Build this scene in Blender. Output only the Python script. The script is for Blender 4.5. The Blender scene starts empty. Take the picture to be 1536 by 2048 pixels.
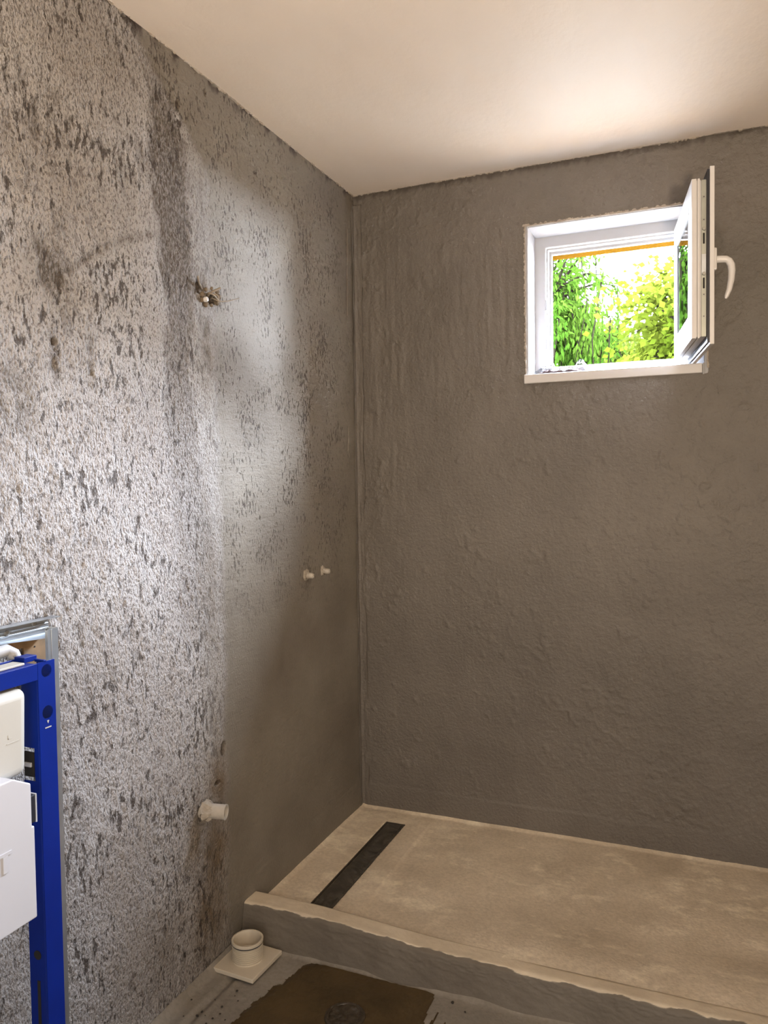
import bpy, bmesh, math, random
import numpy as np
from mathutils import Vector, Matrix

# ------------------------------------------------------------------ camera, world, lights
S = bpy.context.scene
COL = S.collection
YAW, PITCH, ROLL = 0.3947283, 0.0372268, -0.0142179
CAM = np.array([1.2404927, -2.7193249, 1.3236116])
FPX = 1548.067
def cam_axes():
    f = np.array([-math.sin(YAW)*math.cos(PITCH), math.cos(YAW)*math.cos(PITCH), -math.sin(PITCH)])
    r = np.array([math.cos(YAW), math.sin(YAW), 0.0]); u = np.cross(r, f)
    return math.cos(ROLL)*r+math.sin(ROLL)*u, -math.sin(ROLL)*r+math.cos(ROLL)*u, f
RX, UX, FX = cam_axes()
def at(px, py, axis, val):
    """photo pixel -> point on the plane axis = val"""
    d = FX + RX*(px-768)/FPX + UX*(1024-py)/FPX
    return CAM + d*((val-CAM[axis])/d[axis])
cd = bpy.data.cameras.new('camera'); cam = bpy.data.objects.new('camera', cd); COL.objects.link(cam)
cd.sensor_fit = 'VERTICAL'; cd.sensor_height = 24.0; cd.lens = FPX*24.0/2048.0; cd.clip_start = 0.02; cd.clip_end = 300
cam.matrix_world = Matrix(((RX[0], UX[0], -FX[0], CAM[0]), (RX[1], UX[1], -FX[1], CAM[1]), (RX[2], UX[2], -FX[2], CAM[2]), (0, 0, 0, 1)))
S.camera = cam

W = bpy.data.worlds.new('sky'); S.world = W; W.use_nodes = True
bgn = W.node_tree.nodes['Background']
bgn.inputs['Color'].default_value = (0.76, 0.85, 1.0, 1); bgn.inputs['Strength'].default_value = 300.0

def area(name, loc, rot, sx, sy, watts, color, portal=False):
    l = bpy.data.lights.new(name, 'AREA'); l.shape = 'RECTANGLE'; l.size = sx; l.size_y = sy
    l.energy = watts; l.color = color
    o = bpy.data.objects.new(name, l); o.location = loc; o.rotation_euler = rot; COL.objects.link(o)
    if portal: l.cycles.is_portal = True
    return o
# added soft fill light, set in the unseen doorway behind the camera
area('doorway_fill', (1.32, -3.50, 1.04), (math.radians(90), 0, math.radians(0)), 0.84, 2.0, 17.0, (1.0, 0.88, 0.76))
# sampling portal over the window opening (gives no light of its own)
area('window_sky_portal', (0.945, 0.31, 1.925), (math.radians(-90), 0, 0), 0.56, 0.52, 1.0, (1, 1, 1), portal=True)
# added fill spot behind the camera, aimed up to brighten the ceiling
LAMP = Vector((1.72, -2.98, 1.30)); LAMP_AIM = Vector((0.75, -1.05, 2.415))
sl = bpy.data.lights.new('ceiling_fill_light', 'SPOT'); sl.energy = 118.0; sl.color = (1.0, 0.78, 0.55); sl.shadow_soft_size = 0.07; sl.spot_size = math.radians(125); sl.spot_blend = 1.0
slo = bpy.data.objects.new('ceiling_fill_light', sl); slo.location = LAMP; slo.rotation_euler = (LAMP_AIM-LAMP).to_track_quat('-Z', 'Y').to_euler(); COL.objects.link(slo)

vs = S.view_settings
vs.view_transform = 'Standard'; vs.look = 'None'; vs.exposure = 0.55; vs.gamma = 1.0; vs.use_curve_mapping = False
try: S.cycles.max_bounces = 10; S.cycles.diffuse_bounces = 6; S.cycles.transparent_max_bounces = 16
except Exception: pass

H = 2.415; PZ = 0.065; ROOM_W = 2.15; REAR = -3.40

# ------------------------------------------------------------------ noise
_tabs = {}
def _tab(seed):
    if seed not in _tabs: _tabs[seed] = np.random.RandomState(seed).rand(256, 256)
    return _tabs[seed]
def vn(x, y, seed=0):
    t = _tab(seed); xi = np.floor(x).astype(int); yi = np.floor(y).astype(int)
    fx = x-xi; fy = y-yi; fx = fx*fx*(3-2*fx); fy = fy*fy*(3-2*fy)
    a = t[yi & 255, xi & 255]; b = t[yi & 255, (xi+1) & 255]; c = t[(yi+1) & 255, xi & 255]; d = t[(yi+1) & 255, (xi+1) & 255]
    return (a*(1-fx)+b*fx)*(1-fy)+(c*(1-fx)+d*fx)*fy
def fbm(x, y, octs=4, seed=0, gain=0.5):
    x = np.asarray(x, float); y = np.asarray(y, float)
    s = 0; a = 1; n = 0
    for k in range(octs):
        s = s+a*vn(x*2**k+17.3*k, y*2**k-9.1*k, seed+k); n += a; a *= gain
    return s/n
def sst(e0, e1, x):
    t = np.clip((np.asarray(x, float)-e0)/(e1-e0), 0, 1); return t*t*(3-2*t)
def blob(U, V, cu, cv, ru, rv, ang=0.0):
    c, s = math.cos(ang), math.sin(ang); a = (U-cu)*c+(V-cv)*s; b = -(U-cu)*s+(V-cv)*c
    return np.exp(-(a/ru)**2-(b/rv)**2)

# ------------------------------------------------------------------ materials
MATS = {}
def nodes_of(name):
    m = bpy.data.materials.new(name); m.use_nodes = True; MATS[name] = m
    nt = m.node_tree; return m, nt, nt.nodes, nt.links, nt.nodes['Principled BSDF']
def ncoord(nt, scale=(1, 1, 1)):
    tc = nt.nodes.new('ShaderNodeTexCoord'); mp = nt.nodes.new('ShaderNodeMapping'); mp.inputs['Scale'].default_value = scale
    nt.links.new(tc.outputs['Object'], mp.inputs['Vector']); return mp.outputs['Vector']
def nnoise(nt, vec, scale, detail=4, rough=0.5):
    n = nt.nodes.new('ShaderNodeTexNoise'); n.inputs['Scale'].default_value = scale; n.inputs['Detail'].default_value = detail; n.inputs['Roughness'].default_value = rough
    nt.links.new(vec, n.inputs['Vector']); return n.outputs['Fac']
def nramp(nt, fac, stops):
    r = nt.nodes.new('ShaderNodeValToRGB'); e = r.color_ramp.elements
    while len(e) < len(stops): e.new(0.5)
    for k, (pos, c) in enumerate(stops): e[k].position = pos; e[k].color = (*c, 1) if len(c) == 3 else c
    nt.links.new(fac, r.inputs['Fac']); return r.outputs['Color']
def nmix(nt, fac, a, b, mode='MIX'):
    n = nt.nodes.new('ShaderNodeMix'); n.data_type = 'RGBA'; n.blend_type = mode
    for sock, v in ((n.inputs[0], fac), (n.inputs[6], a), (n.inputs[7], b)):
        if hasattr(v, 'links') or hasattr(v, 'is_linked'): nt.links.new(v, sock)
        elif isinstance(v, (int, float)): sock.default_value = v
        else: sock.default_value = (*v, 1)
    return n.outputs[2]
def nmath(nt, op, a, b=0.0, clamp=False):
    n = nt.nodes.new('ShaderNodeMath'); n.operation = op; n.use_clamp = clamp
    for sock, v in ((n.inputs[0], a), (n.inputs[1], b)):
        if isinstance(v, (int, float)): sock.default_value = v
        else: nt.links.new(v, sock)
    return n.outputs[0]
def nattr(nt, name):
    a = nt.nodes.new('ShaderNodeAttribute'); a.attribute_name = name; return a.outputs['Fac']
def nbump(nt, fac, dist, strength=1.0, prev=None):
    b = nt.nodes.new('ShaderNodeBump'); b.inputs['Distance'].default_value = dist; b.inputs['Strength'].default_value = strength
    nt.links.new(fac, b.inputs['Height'])
    if prev is not None: nt.links.new(prev, b.inputs['Normal'])
    return b.outputs['Normal']
def plain(name, col, rough=0.5, metal=0.0, var=0.12, vscale=9.0, bump=0.0, bscale=120.0, spec=0.5):
    """plain painted / moulded / metal surface with a little procedural unevenness"""
    m, nt, N, L, P = nodes_of(name); v = ncoord(nt)
    n = nnoise(nt, v, vscale, 3)
    L.new(nramp(nt, n, [(0.25, tuple(c*(1-var) for c in col)), (0.75, tuple(min(1, c*(1+var)) for c in col))]), P.inputs['Base Color'])
    P.inputs['Roughness'].default_value = rough; P.inputs['Metallic'].default_value = metal; P.inputs['Specular IOR Level'].default_value = spec
    if bump: L.new(nbump(nt, nnoise(nt, v, bscale, 3), bump), P.inputs['Normal'])
    return m

def make_left_wall_mat():
    m, nt, N, L, P = nodes_of('left_wall_plaster'); v = ncoord(nt)
    mp = N.new('ShaderNodeMapping'); mp.inputs['Rotation'].default_value = (-0.42, 0, 0); mp.inputs['Scale'].default_value = (1, 1.5, 0.62); L.new(v, mp.inputs['Vector']); vd = mp.outputs['Vector']
    mg = N.new('ShaderNodeMapping'); mg.inputs['Rotation'].default_value = (-0.5, 0, 0); mg.inputs['Scale'].default_value = (1, 1.25, 0.72); L.new(v, mg.inputs['Vector']); vg = mg.outputs['Vector']
    rough = nattr(nt, 'rough'); dirt_shade = nattr(nt, 'dirt_shade'); brown = nattr(nt, 'brown'); strip = nattr(nt, 'strip'); pit = nattr(nt, 'pit')
    big = nnoise(nt, v, 3.2, 4); fine = nnoise(nt, vg, 165, 3, 0.55)
    plaster = nramp(nt, big, [(0.3, (0.36, 0.33, 0.308)), (0.7, (0.53, 0.515, 0.508))])
    plaster = nmix(nt, 0.62, plaster, nramp(nt, fine, [(0.37, (0.16, 0.125, 0.10)), (0.50, (1, 1, 1))]), 'MULTIPLY')  # grain shading painted in: hollows of the bump noise are darkened
    coat = nramp(nt, big, [(0.3, (0.160, 0.139, 0.112)), (0.7, (0.228, 0.206, 0.170))])
    c = nmix(nt, rough, coat, plaster)
    streak = nnoise(nt, vd, 130, 4, 0.65)
    sfac = nmath(nt, 'MULTIPLY', strip, nramp(nt, streak, [(0.42, (1, 1, 1)), (0.58, (0.55,)*3)]))
    c = nmix(nt, sfac, c, (0.070, 0.049, 0.029))
    c = nmix(nt, brown, c, (0.17, 0.125, 0.08))
    # torn pits in the rough plaster, pin-holes in the coating
    sp1 = nmath(nt, 'ADD', nnoise(nt, vd, 46, 5, 0.68), nmath(nt, 'MULTIPLY', nnoise(nt, v, 6.5, 3), 0.34))
    t1 = nmath(nt, 'MULTIPLY', nramp(nt, sp1, [(0.745, (0, 0, 0)), (0.80, (1, 1, 1))]), rough)
    sp2 = nmath(nt, 'ADD', nnoise(nt, vd, 80, 4, 0.66), nmath(nt, 'MULTIPLY', nnoise(nt, v, 8.5, 2), 0.42))
    t2 = nmath(nt, 'MULTIPLY', nramp(nt, sp2, [(0.80, (0, 0, 0)), (0.85, (1, 1, 1))]), pit)
    tt = nmath(nt, 'MAXIMUM', t1, t2)
    c = nmix(nt, nmath(nt, 'MULTIPLY', tt, 0.85), c, (0.055, 0.040, 0.031))
    c = nmix(nt, dirt_shade, c, (0.05, 0.036, 0.028))
    L.new(c, P.inputs['Base Color'])
    L.new(nramp(nt, rough, [(0, (0.55,)*3), (1, (0.64,)*3)]), P.inputs['Roughness'])
    P.inputs['Specular IOR Level'].default_value = 0.30
    amp = nmath(nt, 'MULTIPLY_ADD', rough, 0.87); N[-1].inputs[2].default_value = 0.13
    h1 = nmath(nt, 'MULTIPLY', fine, amp)
    b1 = nbump(nt, h1, 0.015)
    h2 = nmath(nt, 'MULTIPLY', tt, -1.0)
    b2 = nbump(nt, h2, 0.003, 1.0, b1)
    mt = N.new('ShaderNodeMapping'); mt.inputs['Rotation'].default_value = (0.5, 0, 0); mt.inputs['Scale'].default_value = (1, 0.35, 1.8); L.new(v, mt.inputs['Vector'])
    b2 = nbump(nt, nnoise(nt, mt.outputs['Vector'], 34, 5, 0.7), 0.0035, 1.0, b2)      # trowel marks
    L.new(b2, P.inputs['Normal'])
    return m
def make_back_wall_mat():
    m, nt, N, L, P = nodes_of('back_wall_coating'); v = ncoord(nt); dirt_shade = nattr(nt, 'dirt_shade')
    big = nnoise(nt, v, 2.3, 5, 0.6)
    c = nramp(nt, big, [(0.3, (0.122, 0.108, 0.092)), (0.7, (0.170, 0.152, 0.131))])
    c = nmix(nt, dirt_shade, c, (0.05, 0.04, 0.032))
    L.new(c, P.inputs['Base Color']); P.inputs['Roughness'].default_value = 0.52
    L.new(nbump(nt, nnoise(nt, v, 105, 4, 0.6), 0.0042), P.inputs['Normal'])
    return m
def make_ceiling_mat():
    m, nt, N, L, P = nodes_of('ceiling_skim'); v = ncoord(nt, (1, 0.6, 1))
    big = nnoise(nt, v, 2.0, 4, 0.55)
    L.new(nramp(nt, big, [(0.3, (0.80, 0.70, 0.60)), (0.7, (0.86, 0.78, 0.69))]), P.inputs['Base Color'])
    P.inputs['Roughness'].default_value = 0.6
    L.new(nbump(nt, nnoise(nt, v, 14, 4, 0.6), 0.004), P.inputs['Normal'])
    return m
def make_cement_mat(name, lo, hi, pale, pthr=0.58, rough=0.75, bump=0.0016, spec=0.5):
    m, nt, N, L, P = nodes_of(name); P.inputs['Specular IOR Level'].default_value = spec; v = ncoord(nt); v2 = ncoord(nt, (1, 1.5, 1))
    a = nnoise(nt, v, 4.5, 5, 0.6); b = nnoise(nt, v2, 7.0, 6, 0.65); f = nnoise(nt, v, 90, 3)
    c = nramp(nt, a, [(0.32, lo), (0.68, hi)])
    mask = nramp(nt, b, [(pthr, (0, 0, 0)), (pthr+0.13, (1, 1, 1))])
    c = nmix(nt, nmath(nt, 'MULTIPLY', mask, 0.75), c, pale)
    c = nmix(nt, 0.25, c, nramp(nt, f, [(0.35, (0.5, 0.47, 0.43)), (0.6, (1, 1, 1))]), 'MULTIPLY')
    L.new(c, P.inputs['Base Color']); P.inputs['Roughness'].default_value = rough
    L.new(nbump(nt, nnoise(nt, v, 140, 3), bump), P.inputs['Normal'])
    return m
def make_curb_mat():
    m, nt, N, L, P = nodes_of('curb_coating'); v = ncoord(nt)
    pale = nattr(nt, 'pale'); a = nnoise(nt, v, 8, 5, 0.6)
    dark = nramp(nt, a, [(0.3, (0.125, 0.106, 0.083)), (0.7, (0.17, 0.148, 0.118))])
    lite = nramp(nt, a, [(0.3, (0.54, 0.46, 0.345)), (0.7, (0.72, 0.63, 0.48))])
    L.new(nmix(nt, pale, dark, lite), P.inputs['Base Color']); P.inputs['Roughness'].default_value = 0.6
    L.new(nbump(nt, nnoise(nt, v, 60, 4), 0.002), P.inputs['Normal'])
    return m
def make_glass():
    m, nt, N, L, P = nodes_of('window_glass'); N.remove(P)
    out = N['Material Output']; t = N.new('ShaderNodeBsdfTransparent'); t.inputs[0].default_value = (0.86, 0.95, 0.91, 1)
    g = N.new('ShaderNodeBsdfGlossy'); g.inputs['Roughness'].default_value = 0.01
    fr = N.new('ShaderNodeFresnel'); fr.inputs['IOR'].default_value = 1.5
    mx = N.new('ShaderNodeMixShader'); L.new(fr.outputs[0], mx.inputs[0]); L.new(t.outputs[0], mx.inputs[1]); L.new(g.outputs[0], mx.inputs[2]); L.new(mx.outputs[0], out.inputs[0])
    return m
def make_film(name, tint, cover, rough=0.15):
    m, nt, N, L, P = nodes_of(name); out = N['Material Output']; v = ncoord(nt)
    P.inputs['Base Color'].default_value = (*tint, 1); P.inputs['Roughness'].default_value = rough
    t = N.new('ShaderNodeBsdfTransparent'); mx = N.new('ShaderNodeMixShader')
    fac = nramp(nt, nnoise(nt, v, 30, 2), [(0.3, (cover*0.6,)*3), (0.7, (min(1, cover*1.4),)*3)])
    L.new(fac, mx.inputs[0]); L.new(t.outputs[0], mx.inputs[1]); L.new(P.outputs[0], mx.inputs[2]); L.new(mx.outputs[0], out.inputs[0])
    return m
def make_leaf(name, a, b):
    m, nt, N, L, P = nodes_of(name); out = N['Material Output']; v = ncoord(nt)
    c = nramp(nt, nnoise(nt, v, 1.6, 3), [(0.35, a), (0.65, b)])
    d = N.new('ShaderNodeBsdfDiffuse'); tr = N.new('ShaderNodeBsdfTranslucent'); mx = N.new('ShaderNodeMixShader'); mx.inputs[0].default_value = 0.45
    L.new(c, d.inputs[0]); L.new(c, tr.inputs[0]); L.new(d.outputs[0], mx.inputs[1]); L.new(tr.outputs[0], mx.inputs[2]); L.new(mx.outputs[0], out.inputs[0]); N.remove(P)
    return m
make_left_wall_mat(); make_back_wall_mat(); make_ceiling_mat(); make_curb_mat(); make_glass()
make_cement_mat('platform_cement', (0.56, 0.475, 0.355), (0.78, 0.68, 0.53), (0.94, 0.85, 0.67), 0.53)
make_cement_mat('floor_cement', (0.21, 0.19, 0.16), (0.29, 0.265, 0.225), (0.36, 0.33, 0.28), 0.56)
make_cement_mat('plain_render', (0.40, 0.36, 0.32), (0.50, 0.46, 0.41), (0.56, 0.52, 0.47), 0.6)
make_cement_mat('outside_gravel', (0.030, 0.029, 0.026), (0.042, 0.041, 0.038), (0.055, 0.053, 0.05), 0.55, spec=0.0)
make_cement_mat('ragged_plaster', (0.34, 0.295, 0.245), (0.46, 0.41, 0.345), (0.62, 0.56, 0.48), 0.55, 0.8, 0.004)
plain('white_plastic', (0.60, 0.585, 0.575), 0.32, var=0.02)
plain('frame_plastic', (0.42, 0.42, 0.43), 0.35, var=0.02)
plain('white_reveal', (0.36, 0.36, 0.37), 0.55, var=0.04, bump=0.001)
plain('grey_metal_strip', (0.36, 0.37, 0.33), 0.4, 0.6, var=0.1)
plain('black_rubber', (0.012, 0.012, 0.018), 0.5)
plain('dark_hole', (0.012, 0.010, 0.009), 0.8)
plain('yellow_render', (0.085, 0.043, 0.005), 0.9, var=0.1, bump=0.004, bscale=60, spec=0.0)
plain('galvanised_steel', (0.52, 0.56, 0.60), 0.34, 0.85, var=0.12, vscale=26)
plain('blue_paint', (0.0012, 0.014, 0.175), 0.38, var=0.10, vscale=14, spec=0.28)
plain('cistern_plastic', (0.43, 0.415, 0.375), 0.45, var=0.03)
plain('cover_plastic', (0.50, 0.50, 0.53), 0.4, var=0.015)
plain('grey_plastic', (0.40, 0.41, 0.43), 0.45)
plain('pvc_cream', (0.62, 0.56, 0.45), 0.42, var=0.05)
plain('pvc_pipe_white', (0.44, 0.40, 0.34), 0.45, var=0.12, vscale=60)
plain('timber', (0.20, 0.125, 0.06), 0.7, var=0.25, vscale=30)
plain('drain_cover_dark', (0.022, 0.020, 0.017), 0.30, 0.3, var=0.25, vscale=40)
plain('drain_tray_steel', (0.10, 0.085, 0.065), 0.5, 0.5, var=0.3, vscale=30)
plain('mortar_lump', (0.34, 0.30, 0.245), 0.85, var=0.2, vscale=90, bump=0.003)
plain('old_filler', (0.15, 0.115, 0.08), 0.9, var=0.3, vscale=90, bump=0.003)
plain('wire_sheath', (0.24, 0.20, 0.15), 0.5, var=0.2, vscale=60)
plain('screw_zinc', (0.35, 0.35, 0.33), 0.35, 0.8)
plain('wet_mortar', (0.075, 0.050, 0.022), 0.42, var=0.3, vscale=10, bump=0.002, bscale=60, spec=0.25)
plain('wet_drain_cap', (0.045, 0.034, 0.022), 0.35, var=0.3, vscale=50, bump=0.004, bscale=70)
plain('bark', (0.0022, 0.0018, 0.0012), 0.9, var=0.3, bump=0.01, spec=0.0)
plain('dark_crumb', (0.03, 0.024, 0.018), 0.8)
plain('pink_content', (0.05, 0.017, 0.013), 0.7, var=0.1, spec=0.1)
make_film('clear_bag_film', (0.045, 0.043, 0.05), 0.34, 0.35)
make_film('drain_film', (0.10, 0.09, 0.075), 0.75, 0.18)
make_leaf('willow_leaf', (0.00355, 0.00933, 0.00088), (0.00707, 0.01278, 0.00157))
make_leaf('maple_leaf', (0.00686, 0.01013, 0.00079), (0.01161, 0.01377, 0.00157))
make_leaf('pale_leaf', (0.00709, 0.01087, 0.00143), (0.01134, 0.01418, 0.00285))

# ------------------------------------------------------------------ mesh helpers
def link(o, parent=None):
    COL.objects.link(o)
    if parent is not None: o.parent = parent
    return o
class MB:
    def __init__(s): s.v = []; s.f = []
    def add(s, vs, fs):
        n = len(s.v); s.v += [tuple(map(float, q)) for q in vs]; s.f += [tuple(i+n for i in f) for f in fs]; return s
    def box(s, a, b, fn=None):
        x0, y0, z0 = a; x1, y1, z1 = b
        vs = [(x0, y0, z0), (x1, y0, z0), (x1, y1, z0), (x0, y1, z0), (x0, y0, z1), (x1, y0, z1), (x1, y1, z1), (x0, y1, z1)]
        if fn: vs = [fn(*q) for q in vs]
        return s.add(vs, [(0, 3, 2, 1), (4, 5, 6, 7), (0, 1, 5, 4), (1, 2, 6, 5), (2, 3, 7, 6), (3, 0, 4, 7)])
    def ring(s, u0, u1, z0, z1, bar, w0, w1, fn=None, axis='y'):
        """rectangular picture-frame ring; u,z outline, w depth"""
        f = fn or ((lambda u, w, z: (u, w, z)))
        o = [(u0, z0), (u1, z0), (u1, z1), (u0, z1)]; i = [(u0+bar, z0+bar), (u1-bar, z0+bar), (u1-bar, z1-bar), (u0+bar, z1-bar)]
        vs = [f(u, w0, z) for u, z in o]+[f(u, w0, z) for u, z in i]+[f(u, w1, z) for u, z in o]+[f(u, w1, z) for u, z in i]
        fs = []
        for k in range(4):
            n = (k+1) % 4
            fs += [(k, n, 4+n, 4+k), (8+n, 8+k, 12+k, 12+n), (k, 8+k, 8+n, n), (4+n, 12+n, 12+k, 4+k)]
        return s.add(vs, fs)
    def prism(s, pts, lo, hi, fn):
        """extrude polygon pts (a,b) from lo to hi; fn(a,b,t)->xyz"""
        n = len(pts); vs = [fn(a, b, lo) for a, b in pts]+[fn(a, b, hi) for a, b in pts]
        fs = [tuple(range(n))[::-1], tuple(range(n, 2*n))]+[(k, (k+1) % n, n+(k+1) % n, n+k) for k in range(n)]
        return s.add(vs, fs)
    def tube(s, pts, radii, seg=10, squash=1.0, caps=True):
        pts = [Vector(q) for q in pts]; n = len(pts)
        if isinstance(radii, (int, float)): radii = [radii]*n
        vs = []; prev = None
        for k, q in enumerate(pts):
            t = (pts[min(k+1, n-1)]-pts[max(k-1, 0)]).normalized()
            a = Vector((0, 0, 1)) if abs(t.z) < 0.9 else Vector((1, 0, 0))
            if prev is None: e1 = t.cross(a).normalized()
            else: e1 = (prev-t*prev.dot(t)).normalized()
            prev = e1; e2 = t.cross(e1)
            for j in range(seg):
                th = 2*math.pi*j/seg; vs.append(q+(e1*math.cos(th)+e2*math.sin(th)*squash)*radii[k])
        fs = [(k*seg+j, k*seg+(j+1) % seg, (k+1)*seg+(j+1) % seg, (k+1)*seg+j) for k in range(n-1) for j in range(seg)]
        if caps: fs += [tuple(range(seg))[::-1], tuple(range((n-1)*seg, n*seg))]
        return s.add(vs, fs)
    def lathe(s, prof, origin, axis=(0, 0, 1), seg=32):
        """prof: list of (radius, height); closed at ends when radius is 0"""
        ax = Vector(axis).normalized(); a = Vector((0, 0, 1)) if abs(ax.z) < 0.9 else Vector((1, 0, 0))
        e1 = ax.cross(a).normalized(); e2 = ax.cross(e1); o = Vector(origin)
        vs = [o+ax*h+(e1*math.cos(2*math.pi*j/seg)+e2*math.sin(2*math.pi*j/seg))*r for r, h in prof for j in range(seg)]
        fs = [(k*seg+j, k*seg+(j+1) % seg, (k+1)*seg+(j+1) % seg, (k+1)*seg+j) for k in range(len(prof)-1) for j in range(seg)]
        return s.add(vs, fs)
    def build(s, name, mat, parent=None, smooth=False, bevel=0.0, bseg=2, origin=None):
        me = bpy.data.meshes.new(name); me.from_pydata(s.v, [], s.f); me.validate(); me.materials.append(MATS[mat])
        bm = bmesh.new(); bm.from_mesh(me); bmesh.ops.remove_doubles(bm, verts=bm.verts, dist=1e-6)
        bmesh.ops.recalc_face_normals(bm, faces=bm.faces); bm.to_mesh(me); bm.free()
        if smooth:
            me.polygons.foreach_set('use_smooth', [True]*len(me.polygons)); me.set_sharp_from_angle(angle=math.radians(40))
        o = bpy.data.objects.new(name, me); link(o, parent)
        if bevel:
            b = o.modifiers.new('bevel', 'BEVEL'); b.width = bevel; b.segments = bseg; b.limit_method = 'ANGLE'
        return o
def grid(name, U, V, X, Y, Z, mat, parent=None, mask=None, attrs=None, extra=None, flip=False):
    """height-field mesh from 2-D arrays; mask drops cells; extra = MB with more faces"""
    nv, nu = X.shape
    idx = np.arange(nu*nv).reshape(nv, nu)
    q = np.stack([idx[:-1, :-1], idx[:-1, 1:], idx[1:, 1:], idx[1:, :-1]], -1)
    if mask is not None: q = q[mask[:-1, :-1] & mask[:-1, 1:] & mask[1:, 1:] & mask[1:, :-1]]
    q = q.reshape(-1, 4)
    if flip: q = q[:, ::-1]
    co = np.stack([X, Y, Z], -1).reshape(-1, 3)
    if mask is not None:
        used = np.zeros(len(co), bool); used[q.ravel()] = True; mp = np.cumsum(used)-1; co = co[used]; q = mp[q]
        attrs = {k: a.reshape(-1)[used] for k, a in (attrs or {}).items()}
    nq = len(q)
    ex_v = np.zeros((0, 3)); ex_f = []
    if extra is not None:
        ex_v = np.array(extra.v); ex_f = [[i+len(co) for i in f] for f in extra.f]
    allco = np.concatenate([co, ex_v]); loops = np.concatenate([q.ravel(), np.array([i for f in ex_f for i in f], int)]).astype(np.int32)
    starts = np.concatenate([np.arange(nq)*4, 4*nq+np.cumsum([0]+[len(f) for f in ex_f])[:-1]]).astype(np.int32) if ex_f else (np.arange(nq)*4).astype(np.int32)
    me = bpy.data.meshes.new(name)
    me.vertices.add(len(allco)); me.vertices.foreach_set('co', allco.astype(np.float32).ravel())
    me.loops.add(len(loops)); me.loops.foreach_set('vertex_index', loops)
    me.polygons.add(len(starts)); me.polygons.foreach_set('loop_start', starts)
    sm = np.zeros(len(starts), bool); sm[:nq] = True; me.polygons.foreach_set('use_smooth', sm)
    me.update(calc_edges=True); me.validate()
    for k, a in (attrs or {}).items():
        at_ = me.attributes.new(k, 'FLOAT', 'POINT'); full = np.zeros(len(allco), np.float32); full[:a.size] = a.ravel(); at_.data.foreach_set('value', full)
    me.materials.append(MATS[mat])
    o = bpy.data.objects.new(name, me); return link(o, parent)
def empty(name, loc=(0, 0, 0)):
    o = bpy.data.objects.new(name, None); o.empty_display_size = 0.05; o.location = loc; COL.objects.link(o); return o
def tag(o, label, cat, group=None, kind=None):
    o['label'] = label
    if cat: o['category'] = cat
    if group: o['group'] = group
    if kind: o['kind'] = kind
    return o
def struct(o, label=None, cat=None):
    o['kind'] = 'structure'
    if label: o['label'] = label
    if cat: o['category'] = cat
    return o
def keep(parent, *kids):
    """re-parent world-space children to a thing whose Empty is not at the origin"""
    bpy.context.view_layer.update()
    for k in kids: k.parent = parent; k.matrix_parent_inverse = parent.matrix_world.inverted()

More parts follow.
